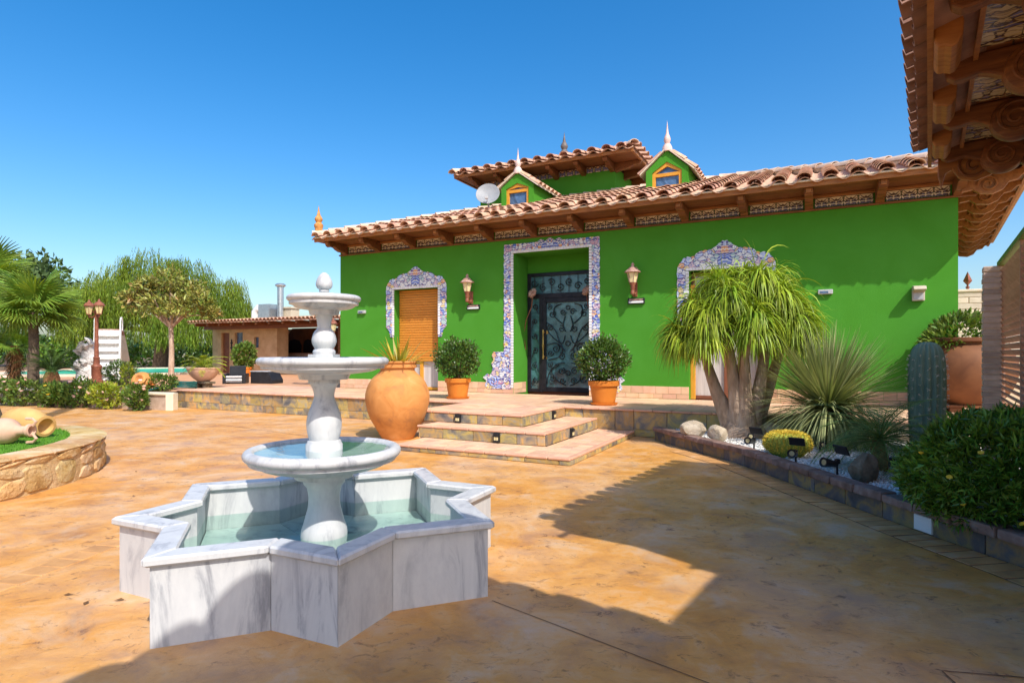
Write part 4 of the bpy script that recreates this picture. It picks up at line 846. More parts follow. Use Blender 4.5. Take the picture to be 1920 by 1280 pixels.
for s, z, lab in ((.84,2.68,'small grey box light on the wall left of the shuttered window'),(12.59,2.71,'small grey box light on the bare wall right of the tall tree')):
    o = thing('box_light', lab, 'wall light', hw(s,0,z), HR, 'grey box lights on the villa wall'); m = MB(); m.box(-.13,.13,-.07,0,-.045,.045); ob('body', m.mesh('body', MT['grey'], bevel=.008), o)
    m = MB(); m.box(-.10,.05,-.074,-.069,-.03,.012); ob('lens', m.mesh('lens', MT['paneglass']), o)
o = thing('floodlight', 'cream hooded floodlight near the right corner of the green wall', 'floodlight', hw(14.12,0,2.62), HR); o.scale = (.82,.82,.82)
m = MB(); m.prism([(0,.14),(-.10,.16),(-.30,.13),(-.33,.06),(-.30,.04),(-.10,.02),(-.10,-.18),(0,-.18)], -.12, .12, 'x'); ob('housing', m.mesh('housing', MT['cream'], bevel=.012), o)
m = MB(); m.box(-.09,.09,-.112,-.102,-.15,.0); ob('lens', m.mesh('lens', MT['grey']), o)
o = thing('satellite_dish', 'grey satellite dish on the villa roof beside the left dormer', 'satellite dish', hw(4.33,1.15,5.45), HR+.35); o.scale = (.88,.88,.88)
m = MB(); prof = [(.0,.0),(.15,.012),(.28,.05),(.37,.095),(.375,.10),(.365,.105),(.27,.065),(.14,.03),(0,.018)]
m.lathe(prof, 28, Matrix.Translation((0,-.12,.45)) @ Matrix.Rotation(R(68),4,'X')); ob('reflector', m.mesh('reflector', MT['dish'], smooth=True), o)
m = MB(); m.tube([(0,0,-.15),(0,0,.45),(0,-.08,.45)], .025, 8); m.tube([(0,-.1,.12),(0,-.42,.30)], .014, 6); m.box(-.05,.05,-.50,-.40,.27,.34); ob('mount', m.mesh('mount', MT['grey'], smooth=True), o)

# ------------------------------------------------------------------ pavilion on the right: near eave overhead
e2 = Vector((.572,.820)); q2 = Vector((.820,-.572)); PF = Vector((3.775,5.6)); PZ = 3.286; PP = .30
# local frame: x along q (inwards to the right), y along e (away), origin at the far left eave corner
PR = math.atan2(q2.y, q2.x)
pa = thing('pavilion', 'garden pavilion on the right with carved wooden eaves and clay tile roof', 'pavilion', (PF.x,PF.y,0), PR)
def pq(x, y): # world point to local
    d = Vector((x,y))-PF; return (d.dot(q2), d.dot(e2))
Mx = pq(3.093,.897); Ix = pq(2.564,.085)
def pz(x): return PZ+PP*x
b = MB()
def slab(P, parent, name, mat, th=.06):
    m = MB(); n = len(P); m.add([p for p in P]+[(p[0],p[1],p[2]-th) for p in P], [tuple(range(n)), tuple(range(2*n-1,n-1,-1))]+[(i,(i+1)%n,n+(i+1)%n,n+i) for i in range(n)]); return ob(name, m.mesh(name, mat), parent)
prf = ob('roof', None, pa)
rx = Mx[0]
slab([(.10,0,pz(.10)),(.10,-3.55,pz(.10)),(rx,Mx[1],pz(rx)),(rx,0,pz(rx))], prf, 'left_slope', MT['wingtile'])
slab([(rx,0,pz(rx)),(rx,Mx[1]-2.6,pz(rx)),(2*rx-.1,Mx[1]-2.6,pz(rx)-PP*(rx-.1)),(2*rx-.1,0,pz(rx)-PP*(rx-.1))], prf, 'right_slope', MT['wingtile'])
tw = tile_mesh('tile', MT['wingtile'], .098, .080, .46, 8); twp = .226
for k in range(16):
    y = -.10-k*twp
    ob('tile', tw, prf, (-.005,y,pz(-.005)+.075+random.uniform(-.005,.005)), (math.atan(PP),random.uniform(-.03,.03),-math.pi/2))
    # channel tile between, seen from below
tv2 = MB()
vs_ = []; n_ = 6
for (r, x_) in ((.066,-.03),(.082,.43)):
    for rr in (r, r-.014):
        for k in range(n_+1): a = math.pi+math.pi*k/n_; vs_.append((rr*math.cos(a)*1.1, x_, rr*math.sin(a)*.75))
k1 = n_+1; fs_ = []
for k in range(n_): fs_ += [(k,k+1,2*k1+k+1,2*k1+k),(k1+k+1,k1+k,3*k1+k,3*k1+k+1),(k+1,k,k1+k,k1+k+1)]
tv2.add(vs_, fs_); twc = tv2.mesh('channel_tile', MT['wingtile'], smooth=True, ang=50)
for k in range(15): ob('channel_tile', twc, prf, (.055,-.10-twp/2-k*twp,pz(.055)+.082), (math.atan(PP),0,-math.pi/2))
for r in range(1,5):
    for k in range(16): 
        if r*.4 < 2.0: ob('tile', tw, prf, (-.005+r*.40,-.10-k*twp,pz(r*.40)+.05), (math.atan(PP),0,-math.pi/2))
ridge_run((rx,.0,pz(rx)),(rx,Mx[1],pz(rx)),'ridge_tile',prf)
# fascia, soffit boards, blocks, brackets and painted panels
b = MB(); b.box(.100,.130,-3.6,.0,PZ-.07,PZ+.055); ob('fascia_board', b.mesh('fascia_board', MT['woodl']), pa)
for i in range(6):
    x = .135+i*.13; b = MB(); b.box(x,x+.12,-3.6,-.02,PZ+.055,PZ+.075); ob('soffit_board', b.mesh('soffit_board', MT['wood']), pa)
b = MB(); b.box(.86,1.0,-3.5,-.12,0,PZ+.1); ob('wall', b.mesh('wall', MT['brickw']), pa)
bl = MB(); bl.prism([(.131,.05),(.25,.05),(.265,-.0),(.26,-.08),(.235,-.125),(.21,-.135),(.18,-.12),(.15,-.12),(.131,-.09)], -.20, .20, 'y'); blm = bl.mesh('eave_block', MT['woodl'], bevel=.012)
vb = MB(); vb.prism([(.18,.05),(.86,.05),(.86,-.20),(.80,-.22),(.72,-.18),(.62,-.17),(.50,-.13),(.42,-.09),(.36,-.07),(.30,-.085),(.24,-.09),(.20,-.06)], -.045, .045, 'y'); pbm = vb.mesh('scroll_bracket', MT['wood'], bevel=.012)
vd = MB(); vd.lathe([(0,-.075),(.115,-.075),(.14,-.062),(.15,-.03),(.15,.03),(.14,.062),(.115,.075),(0,.075)], 24, Matrix.Translation((.62,0,-.10)) @ Matrix.Rotation(R(90),4,'X'))
vd.tube([(x_,-.077,z_) for x_, z_ in spiral(.62,-.10,.115,1.8,30,1)], .014, 6); pdm = vd.mesh('volute', MT['wood'], smooth=True, ang=40)
pl_ = MB(); pl_.box(.33,.85,-.33,.33,-.005,.01); plq = pl_.mesh('painted_panel', azulejo('majolica_soffit', 6., 1., .9, True, 2., [(0,(.50,.38,.18)),(.3,(.10,.10,.22)),(.48,(.40,.20,.06)),(.6,(.52,.42,.26)),(.76,(.14,.14,.26)),(.9,(.36,.24,.10))]))
for i in range(4):
    y = -.18-i*.95
    o = ob('scroll_bracket', pbm, pa, (0,y,PZ)); ob('volute', pdm, o)
    if i < 4:
        ob('eave_block', blm, pa, (0,y-.475,PZ)); 
        for k in range(3):
            if 'pp' not in fm: q = MB(); q.box(-.10,.10,-.30,.30,-.008,.008); fm['pp'] = q.mesh('painted_tile', plq.materials[0], bevel=.003)
            ob('painted_tile', fm['pp'], pa, (.44+k*.205-.0, y-.475, PZ+.03-.0*k), (0,0,0))
        b = MB(); b.box(.33,.355,y-.90,y-.06,PZ-.0,PZ+.05); ob('panel_rail', b.mesh('panel_rail', MT['woodl']), pa)
# carved end board facing the villa
b = MB(); b.prism([(.18,.06),(.98,.06),(.98,-.10),(.90,-.13),(.84,-.10),(.74,-.15),(.62,-.12),(.56,-.22),(.44,-.26),(.33,-.22),(.28,-.13),(.23,-.16),(.20,-.30),(.175,-.16)], -.05, -.005, 'y')
eb = ob('carved_board', b.mesh('carved_board', MT['woodl'], bevel=.008), pa, (0,-.02,PZ))
m = MB(); m.tube([(x_,-.052,z_) for x_, z_ in spiral(.44,-.12,.12,1.6,28,2)], .014, 6); m.tube([(x_,-.052,z_) for x_, z_ in spiral(.70,-.05,.07,1.3,20,1)], .012, 6); m.tube([(.85,-.05,-.06),(.92,-.052,-.03),(.97,-.052,-.05)], .012, 6); ob('carved_scroll', m.mesh('carved_scroll', MT['wood'], smooth=True), eb)
# second roof behind the photographer, its eave shades the foreground
RB = 3.4; P4 = [Vector((2.335,.521)), Vector((.659,1.577)), Vector((.659,1.577))-e2*3.2, Vector((2.335,.521))-e2*3.2]
po = thing('porch', 'low tiled porch roof on posts behind the viewpoint', 'porch', (1.5,-1,0), 0)
lp = lambda p, z: (p.x-1.5, p.y+1, z)
P5 = [P4[0]-e2*.33, P4[1]-e2*.33+q2*.33, P4[2]+q2*.33, P4[3]]
slab([lp(p, RB+.02) for p in P5], po, 'roof', MT['wingtile'], .10)
d12 = (P4[1]-P4[0]).normalized(); twl = tile_mesh('tile', MT['wingtile'], .19, .16, .5, 8)
for k in range(6):
    c = P4[0]+d12*(.17+k*.36); n_ = e2; o = ob('tile', twl, po, lp(c, RB-.03), (0,0,math.atan2(-n_.y,-n_.x)-math.pi/2))
for k in range(10):
    c = P4[1]-e2*(.2+k*.36); n_ = -q2; o = ob('tile', twl, po, lp(c, RB-.03), (0,0,math.atan2(-n_.y,-n_.x)-math.pi/2))
for p in (P4[2]+e2*.3+q2*.3, P4[2]+e2*.3+q2*1.5):
    b = MB(); b.box(-.09,.09,-.09,.09,0,RB-.05); ob('post', b.mesh('post', MT['wood']), po, lp(p,0))

# ------------------------------------------------------------------ right side: gate, brick pillar, far wall, urn on its stand
gp = Vector((6.12,7.62))
pi_ = thing('brick_pillar', 'pale thin brick pillar at the end of the slatted gate', 'pillar', (gp.x,gp.y,0), PR)
m = MB(); m.box(-.085,.085,-.085,.085,0,2.60); ob('core', m.mesh('core', MT['grout']), pi_)
m = MB(); m.box(-.096,.096,-.096,.096,-.031,.031); bm_ = m.mesh('brick', MT['brick'], bevel=.006)
for k in range(36): ob('brick', bm_, pi_, (random.uniform(-.004,.004),random.uniform(-.004,.004),.036+k*.0722), (0,0,random.uniform(-.012,.012)))
ga = thing('slatted_gate', 'brown louvred gate panel with a green post beside the brick pillar', 'gate', (gp.x+.10*q2.x,gp.y+.10*q2.y,0), PR)
m = MB(); m.box(-.006,.006,-3.4,-.02,-.034,.034); sm_ = m.mesh('slat', MT['gatew'])
for k in range(34): ob('slat', sm_, ga, (0,0,.14+k*.072), (0,R(-38),0))
for y in (-.03,-2.15,-3.35): m = MB(); m.box(-.03,.03,y-.02,y+.02,.08,2.62); ob('stile', m.mesh('stile', MT['gatew']), ga)
m = MB(); m.box(-.05,.05,-2.95,-2.87,.0,2.75); ob('post', m.mesh('post', MT['gpost'], bevel=.006), ga)
m = MB(); m.box(-.05,.05,-3.4,.0,2.60,2.65); ob('top_rail', m.mesh('top_rail', MT['gpost']), ga)
fw = thing('brick_wall', 'white washed brick garden wall topped with small iron spikes', 'wall', (10.9,14.2,0), HR)
m = MB(); m.box(-1.6,3.,.01,.28,0,2.96); ob('core', m.mesh('core', MT['grout']), fw)
m = MB(); m.box(-.245,.245,-.02,.04,-.066,.066); wbm = m.mesh('brick', MT['brickw'], bevel=.008)
for r in range(10):
    for k in range(8): ob('brick', wbm, fw, (-1.3+k*.505+(.25 if r % 2 else 0), 0, 1.62+r*.142+.0))
m = MB(); m.box(-1.6,3.,-.05,.33,2.96,3.02); ob('coping', m.mesh('coping', MT['brickw'], bevel=.01), fw)
m = MB(); m.lathe([(.03,0),(.03,.05),(.05,.07),(.02,.10),(.02,.13),(.09,.22),(.085,.24),(.02,.40),(0,.45)], 4); spm = m.mesh('spike', MT['rust'])
for k in range(5): ob('spike', spm, fw, (-.95+k*.46,.14,3.01))
# ------------------------------------------------------------------ foliage helpers
def unit(n):
    v = RS.normal(size=(n,3)); return v/np.linalg.norm(v, axis=1)[:,None]
def leaves(P, D, L, W, fold=.25):
    P = np.asarray(P); D = np.asarray(D); D = D/np.linalg.norm(D, axis=1)[:,None]; n = len(P)
    L = np.broadcast_to(L, n)[:,None]; W = np.broadcast_to(W, n)[:,None]
    s = np.cross(D, unit(n)); s /= np.linalg.norm(s, axis=1)[:,None]+1e-9; k = np.cross(D, s)
    V = np.stack([P, P+D*L*.5+s*W*.5+k*W*fold, P+D*L, P+D*L*.5-s*W*.5+k*W*fold], 1).reshape(-1,3)
    i = np.arange(n)[:,None]*4; F = np.concatenate([i+[0,1,2], i+[0,2,3]]); return V, F
def blades(P, D, L, W, droop, nseg=5, taper=True, face=None):
    P = np.asarray(P, float); D = np.asarray(D, float); D = D/np.linalg.norm(D, axis=1)[:,None]; n = len(P)
    L = np.broadcast_to(L, n); W = np.broadcast_to(W, n); dr = np.broadcast_to(droop, n)
    s = np.cross(D, [0,0,1.]) + unit(n)*.25; s /= np.linalg.norm(s, axis=1)[:,None]+1e-9
    V = []; p = P.copy(); d = D.copy()
    for k in range(nseg+1):
        f = k/nseg; wd = W*((1-f**1.6)*.95+.05 if taper else 1)*(.55+.9*min(f*3,.5)) 
        V.append(p - s*wd[:,None]/2); V.append(p + s*wd[:,None]/2)
        d = d + np.array([0,0,-1.])*(dr/nseg)[:,None]; d /= np.linalg.norm(d, axis=1)[:,None]; p = p + d*(L/nseg)[:,None]
    V = np.stack(V, 1); m = 2*(nseg+1); i = np.arange(n)[:,None]*m; F = []
    for k in range(nseg): F.append(i+[2*k,2*k+1,2*k+3,2*k+2])
    return V.reshape(-1,3), np.concatenate(F)
def blobpts(n, rad, shell=.55, lump=.25, nl=9):
    u = unit(n); c = unit(nl); f = (u@c.T).max(1); r = RS.uniform(shell, 1, n)**.6*(1-lump+lump*2.2*np.clip(f-.45,0,1)); return u*r[:,None]*np.asarray(rad), u
def bush(name, label, cat, loc, rad, n, L, W, mat, parent=None, stemmat='barkd', group=None, part='foliage', lump=.3, lift=1., up=.5):
    o = thing(name, label, cat, loc, 0, group)
    P, u = blobpts(n, rad, .4, lump); P[:,2] += rad[2]*lift; keep = P[:,2] > .02; P = P[keep]; u = u[keep]
    D = u*.8 + unit(len(P))*.7 + [0,0,up]
    V, F = leaves(P, D, RS.uniform(.7,1.25,len(P))*L, RS.uniform(.7,1.2,len(P))*W)
    ob(part, npmesh(part, V, F, MT[mat]), o, kind='stuff')
    m = MB()
    for k in range(5):
        a = k*1.26+.3; m.tube([(0,0,0),(math.cos(a)*rad[0]*.25,math.sin(a)*rad[1]*.25,rad[2]*lift*.6),(math.cos(a)*rad[0]*.6,math.sin(a)*rad[1]*.6,rad[2]*lift*1.15)], [.022*(1+rad[0]),.016,.006], 5)
    ob('stem', m.mesh('stem', MT[stemmat], smooth=True), o); return o
def blossoms(o, pts, r, mat, name='flower'):
    m = MB(); m.lathe([(0,-.5),(.7,-.1),(1,.3),(.55,.35),(0,.1)], 6); me = m.mesh(name, mat)
    for p in pts: ob(name, me, o, p, (random.uniform(-.8,.8),random.uniform(-.8,.8),random.uniform(0,3)), (r*random.uniform(.8,1.2),)*3)

ur = (7.95,10.45)
st = thing('urn_stand', 'dark low brick stand with arched openings under the big brown urn', 'stand', (ur[0],ur[1],.3), HR); st.scale = (1,1,.55)
m = MB()
for x in (-.62,-.22,.22,.62): m.box(x-.09,x+.09,-.42,.42,0,.50)
m.box(-.75,.75,-.45,.45,.50,.58); m.box(-.80,.80,-.48,.48,-.12,0)
ob('brickwork', m.mesh('brickwork', MT['urnd'], bevel=.01), st)
uo = thing('big_urn', 'large brown terracotta urn on the brick stand at the villa corner', 'urn', (ur[0],ur[1],.62), HR); uo.scale = (1,1,.95)
m = MB(); m.lathe([(.0,0),(.42,0)]+bez([(.44,.03),(.60,.22),(.70,.50),(.70,.78),(.60,1.0),(.50,1.10)])+[(.50,1.12),(.58,1.14),(.58,1.20),(.50,1.21),(.48,1.1),(0,1.05)], 36); ob('jar_body', m.mesh('jar_body', MT['urnd'], smooth=True, ang=45), uo)
o = thing('trailing_plant', 'sunlit leafy plant trailing over the rim of the big brown urn', 'plant', (ur[0],ur[1],1.62), 0)
P, u = blobpts(1400, (.62,.5,.36)); P[:,0] -= .12; P[:,2] += .22-.25*np.abs(P[:,0]); V, F = leaves(P, u+[0,0,.2]+unit(len(P))*.6, .13, .05); ob('foliage', npmesh('foliage', V, F, MT['l_rose']), o, kind='stuff')

# ------------------------------------------------------------------ planting bed: retaining wall, gravel, rocks, plants
be = ob('planting_bed', None); be['kind'] = 'structure'
GZ = .19
b = MB(); b.prism([(p[0]+.03, p[1]) for p in BEDW]+[(3.9,1.9),(5.0,2.5),(8.5,9.5),(8.4,10.6),(2.6,10.4)], -.02, GZ-.02); ob('bed_soil', b.mesh('bed_soil', MT['gravel']), be)
bt = [k for k in polyline(BEDW, .5)]
bedk = {}
for i, (p, d) in enumerate(bt[:-1]):
    nx_ = bt[i+1][0]; c = (p+nx_)/2; dd = (nx_-p); L = dd.length; a = math.atan2(dd.y, dd.x)
    white = False
    m = MB(); m.box(-L/2+.004, L/2-.004, -.03,.05, .0, GZ-.03); o = ob('slate_tile', m.mesh('slate_tile', MT['white'] if white else MT['slate_dark'], bevel=.004), be, (c.x,c.y,0), (0,0,a))
    if white: o['label'] = 'white replacement tile'
for y_ in (4.98,):
    x_ = float(np.interp(y_, [p[1] for p in BEDW[::-1]], [p[0] for p in BEDW[::-1]])); m = MB(); m.box(-.09,.09,-.012,.012,.015,.145); ob('white_tile', m.mesh('white_tile', MT['white'], bevel=.003), be, (x_-.035,y_,0), (0,0,R(98)))
ct = polyline(BEDW, .36)
for i, (p, d) in enumerate(ct[:-1]):
    nx_ = ct[i+1][0]; c = (p+nx_)/2; dd = (nx_-p); L = dd.length; a = math.atan2(dd.y, dd.x)
    m = MB(); m.box(-L/2+.004, L/2-.004, -.12,.055, GZ-.03, GZ+.045+random.uniform(-.005,.01))
    for v_i in range(8): x_, y_, z_ = m.v[v_i]; m.v[v_i] = (x_, y_+random.uniform(-.014,.014), z_)
    c2 = c + Vector((.035,0)); ob('cap_stone', m.mesh('cap_stone', MT['cap'], bevel=.018), be, (c2.x,c2.y,0), (0,0,a))
n = 9000
gx = RS.uniform(2.7,6.6,n*3); gy = RS.uniform(3.2,10.4,n*3)
bx = np.interp(gy, [p[1] for p in BEDW[::-1]], [p[0] for p in BEDW[::-1]]); ok = (gx > bx+.13) & (gx < bx+2.6); gx = gx[ok][:n]; gy = gy[ok][:n]
oct_v = np.array([(1,0,0),(0,1,0),(-1,0,0),(0,-1,0),(0,0,.8),(0,0,-.8)]); oct_f = np.array([(0,1,4),(1,2,4),(2,3,4),(3,0,4),(1,0,5),(2,1,5),(3,2,5),(0,3,5)])
rr = RS.uniform(.012,.026,len(gx)); V = oct_v[None]*rr[:,None,None]*RS.uniform(.7,1.2,(len(gx),6,1)) + np.stack([gx,gy,np.full(len(gx),GZ-.012)],1)[:,None]
F = (oct_f[None]+np.arange(len(gx))[:,None,None]*6).reshape(-1,3)
gv = ob('white_gravel', npmesh('white_gravel', V, F, MT['gravel']), None, kind='stuff')
def rockmesh(name, r, mat, seed):
    bm = bmesh.new(); bmesh.ops.create_icosphere(bm, subdivisions=3, radius=1); rs = np.random.RandomState(seed); c = rs.normal(size=(14,3)); c /= np.linalg.norm(c,axis=1)[:,None]; h = rs.uniform(.62,.98,14)
    for v in bm.verts:
        d = np.array(v.co); k = min(1.0, min(hh/max(.05, d@cc) for cc, hh in zip(c, h) if d@cc > .05)); v.co = Vector(d*k)*(1+rs.uniform(-.025,.025))
        v.co.x *= r[0]; v.co.y *= r[1]; v.co.z *= r[2]
    me = bpy.data.meshes.new(name); bm.to_mesh(me); bm.free(); me.materials.append(mat); me.shade_smooth(); me.set_sharp_from_angle(angle=R(28)); return me
for i, (x, y, z, r, mt, lab) in enumerate(((2.83,9.35,.30,(.22,.16,.15),'rock','grey beige rock leftmost in the gravel bed beside the terrace wall'),(3.08,8.95,.30,(.18,.15,.14),'rock','pale triangular rock in front of the bushy crowned tree trunk'),
        (4.12,9.35,.30,(.20,.16,.14),'rock','pale rock behind the spotlight, right of the thick trunk'),(3.66,6.2,.30,(.19,.16,.17),'rockd','rounded dark brown rock in front of the small feathery palm'))):
    thing('rock', lab, 'rock', (x,y,z), i*1.3, 'rocks in the gravel bed', rockmesh('rock', r, MT[mt], i+3))
# ponytail tree
pt = (3.72,9.62,.2)
po_ = thing('ponytail_tree', 'bushy ponytail tree with thick forked pale trunk and drooping strap leaves', 'tree', pt, 0)
m = MB(); heads = []
m.tube([(0,0,-.05),(0,0,.08),(-.02,0,.20),(0,0,.34)], [.46,.40,.30,.16], 14)
fk_ = []
for (x, y, z) in ((-.62,.05,1.30),(-.30,-.22,1.42),(.05,.12,1.55),(.30,-.18,1.40),(.62,.08,1.30),(-.10,-.34,1.25)):
    b0 = Vector((x*.24,y*.5,.10)); tip = Vector((x,y,z)); mid = b0.lerp(tip,.5)+Vector((x*.05,y*.05,-.02)); fk_.append(tip)
    m.tube([b0, b0.lerp(mid,.55), mid, mid.lerp(tip,.6), tip], [.19,.135,.10,.08,.06], 10)
for a_, e_ in [(a*.8976+.2, .05) for a in range(7)]+[(a*1.0472, .62) for a in range(6)]+[(a*1.5708+.4, 1.05) for a in range(4)]+[(0,1.5)]+[(3.3,-.15),(3.9,.28),(4.7,.34),(5.5,.28),(.1,.3)]:
    c_ = math.cos(e_); h_ = Vector((.94*c_*math.cos(a_)+random.uniform(-.06,.06), .62*c_*math.sin(a_), 1.58+.96*math.sin(e_)+random.uniform(-.10,.06))); heads.append(tuple(h_))
    f_ = min(fk_, key=lambda q: (q-h_).length); m.tube([f_-Vector((0,0,.05)), f_.lerp(h_,.5)+Vector((0,0,.04)), h_], [.05,.042,.035], 7)
ob('trunk', m.mesh('trunk', MT['bark'], smooth=True, ang=60), po_)
P = []; D = []
for (x, y, z) in heads:
    k = 360; u = unit(k); u[:,2] = np.abs(u[:,2])*1.1 - .12; P.append(np.array([x,y,z])+u*.04+RS.normal(size=(k,3))*.04); D.append(u+[x*.30,y*.30,.30])
P = np.concatenate(P); D = np.concatenate(D); k = len(P)
V, F = blades(P, D, RS.uniform(.34,.70,k), RS.uniform(.020,.036,k), RS.uniform(2.0,4.6,k), 8)
ob('strap_leaves', npmesh('strap_leaves', V, F, MT['l_pony']), po_, kind='stuff')
# desert spoon
ds = thing('desert_spoon', 'big spiky grey green rosette plant with hundreds of stiff leaves', 'plant', (4.62,8.75,.2), 0)
k = 1900; u = unit(k); u[:,2] = np.abs(u[:,2])**.8*1.15-.22; P = np.array([0,0,.42])+u*np.array([.10,.10,.14])
V, F = blades(P, u+[0,0,.05], RS.uniform(.95,1.28,k), RS.uniform(.018,.030,k), 2.5*np.clip((.75-u[:,2])/.85,0,1)**1.5*RS.uniform(.6,1.15,k)+RS.uniform(.03,.2,k), 5)
ob('spiky_leaves', npmesh('spiky_leaves', V, F, MT['l_dasy']), ds, kind='stuff')
m = MB(); m.tube([(0,0,0),(0,0,.25),(0,0,.5)], [.20,.17,.10], 12); ob('trunk', m.mesh('trunk', MT['fibre'], smooth=True), ds)
# feather frond meshes
def feather(name, L, nl, ll, lw, rise, droop, mat, vang=.5, stemr=.012):
    pts = []; d = Vector((math.cos(rise),0,math.sin(rise))); p = Vector((0,0,0)); n_ = 10
    for i in range(n_+1): pts.append(p.copy()); d = (d+Vector((0,0,-droop/n_))).normalized(); p = p+d*(L/n_)
    P = []; D = []; LL = []
    for i in range(nl):
        f = .12+.88*i/nl; a = f*n_; j = min(int(a), n_-1); c = pts[j].lerp(pts[j+1], a-j); t = (pts[j+1]-pts[j]).normalized()
        for sg in (1,-1):
            dd = t*.75+Vector((0,sg,0))*.9+Vector((-t.z,0,t.x))*vang; P.append(c[:]); D.append(dd[:]); LL.append(ll*math.sin(math.pi*min(.97,.18+f*.80))**.7)
    V, F = blades(np.array(P), np.array(D), np.array(LL), lw, .5, 3)
    me1 = npmesh(name, V, F, mat); b_ = MB(); b_.tube(pts, [stemr*(1-.8*i/n_) for i in range(n_+1)], 5)
    bm = bmesh.new(); bm.from_mesh(me1); t_ = b_.mesh('t'); bm.from_mesh(t_); bm.to_mesh(me1); bm.free(); return me1
def palm_crown(o, metas, n, z, r0=.05, tilt=(-.2,.9), name='frond', sc=(.85,1.1)):
    for i in range(n):
        f = i/n; a = i*2.399+.3; me = metas[i % len(metas)]; el = tilt[0]+(tilt[1]-tilt[0])*f
        ob(name, me, o, (r0*math.cos(a), r0*math.sin(a), z+.06*f), (random.uniform(-.2,.2), -el, a), (random.uniform(*sc),)*3)
sp = thing('small_palm', 'small feathery palm with a short fibrous trunk in the gravel bed', 'palm', (4.16,6.75,.18), 0)
m = MB(); m.tube([(0,0,0),(.01,0,.12),(-.02,0,.24),(-.02,0,.34)], [.075,.085,.08,.06], 10); ob('trunk', m.mesh('trunk', MT['fibre'], smooth=True), sp)
fr = [feather('frond', .72, 30, .20, .007, .55, 1.5, MT['l_date'], .35, .007), feather('frond', .66, 30, .18, .007, .75, 1.2, MT['l_date'], .35, .007)]
palm_crown(sp, fr, 52, .33, .02, (-.75,.55), sc=(.95,1.25)); 
# columnar cactus
cc = thing('column_cactus', 'tall ribbed grey green column cactus near the villa corner', 'cactus', (5.56,8.0,.15), 0)
V = []; nr = 15; hgt = 1.50
prof = [(.15,0),(.175,.25),(.185,.6),(.188,1.0),(.18,1.22),(.155,1.38),(.10,1.47),(.04,1.5)]; prof = bez(prof, 4); nn = nr*4; F = []
for i, (r, z) in enumerate(prof):
    for k in range(nn): a = 2*math.pi*k/nn; rr_ = r*(1+.16*math.cos(nr*a)*(1 if i < len(prof)-1 else 0)); V.append((rr_*math.cos(a), rr_*math.sin(a), z))
    if i:
        for k in range(nn): F.append(((i-1)*nn+k, (i-1)*nn+(k+1)%nn, i*nn+(k+1)%nn, i*nn+k))
ob('ribbed_stem', npmesh('ribbed_stem', V, F, MT['cactus'], True), cc)
P = []; D = []
for k in range(nr):
    a = 2*math.pi*k/nr
    for z in np.arange(.1+.05*(k%2), 1.4, .13):
        r = np.interp(z, [p[1] for p in prof], [p[0] for p in prof])*1.15
        for j in range(7): P.append((r*math.cos(a), r*math.sin(a), z)); D.append((math.cos(a)*.8+random.uniform(-.7,.7), math.sin(a)*.8+random.uniform(-.7,.7), random.uniform(-.7,.7)))
V, F = leaves(P, D, .040, .007); ob('spines', npmesh('spines', V, F, MT['spinew']), cc, kind='stuff')
# golden barrel cactus
gb = thing('barrel_cactus', 'round golden barrel cactus with yellow spines in the white gravel', 'cactus', (3.56,7.72,.17), 0)
nr = 26; nn = nr*4; V = []; F = []; prof = bez([(.16,0),(.245,.10),(.26,.17),(.225,.26),(.13,.305),(.06,.295),(.0,.28)], 4)
for i, (r, z) in enumerate(prof):
    for k in range(nn): a = 2*math.pi*k/nn; rr_ = r*(1+.07*math.cos(nr*a)); V.append((rr_*math.cos(a), rr_*math.sin(a), z))
    if i:
        for k in range(nn): F.append(((i-1)*nn+k, (i-1)*nn+(k+1)%nn, i*nn+(k+1)%nn, i*nn+k))
ob('ribbed_body', npmesh('ribbed_body', V, F, MT['barrel'], True), gb)
P = []; D = []
for k in range(nr):
    a = 2*math.pi*k/nr
    for j in range(3, len(prof)-2):
        r, z = prof[j]
        for q in range(7): P.append((r*1.06*math.cos(a), r*1.06*math.sin(a), z)); D.append((math.cos(a)*.6+random.uniform(-.8,.8), math.sin(a)*.6+random.uniform(-.8,.8), random.uniform(-.5,.9)))
V, F = leaves(P, D, .042, .007); ob('spines', npmesh('spines', V, F, MT['spine']), gb, kind='stuff')
P = np.stack([RS.normal(size=260)*.05, RS.normal(size=260)*.05, np.full(260,.29)], 1); V, F = leaves(P, unit(260)+[0,0,1], .035, .008); ob('crown_wool', npmesh('crown_wool', V, F, pm('crown_wool', (.60,.26,.04), 5, .9, 0)), gb, kind='stuff')
# solar spotlights
def spot(label, loc, rz, panel=True, sz=1.):
    o = thing('solar_spotlight', label, 'spotlight', loc, rz, 'solar spotlights in the gravel bed'); o.scale = (sz,)*3
    m = MB(); m.tube([(0,0,-.05),(0,0,.13)], .012, 6); m.box(-.018,.018,-.02,.02,.10,.15); ob('stake', m.mesh('stake', MT['black']), o)
    m = MB(); m.lathe([(0,-.08),(.03,-.08),(.036,-.02),(.05,.07),(.052,.09),(.045,.085),(0,.07)], 16, Matrix.Translation((-.09,0,.11)) @ Matrix.Rotation(R(-80),4,'Y')); h_ = ob('lamp_head', m.mesh('lamp_head', MT['black'], smooth=True, ang=40), o)
    m = MB(); m.lathe([(0,.0),(.042,.0)], 16, Matrix.Translation((-.09,0,.11)) @ Matrix.Rotation(R(-80),4,'Y') @ Matrix.Translation((0,0,.08))); ob('lens', m.mesh('lens', MT['lampglass']), h_)
    if panel: m = MB(); m.box(-.055,.055,-.09,.09,-.008,.008, Matrix.Translation((.05,0,.24)) @ Matrix.Rotation(R(62),4,'Y')); ob('solar_panel', m.mesh('solar_panel', MT['black'], bevel=.004), o)
    return o
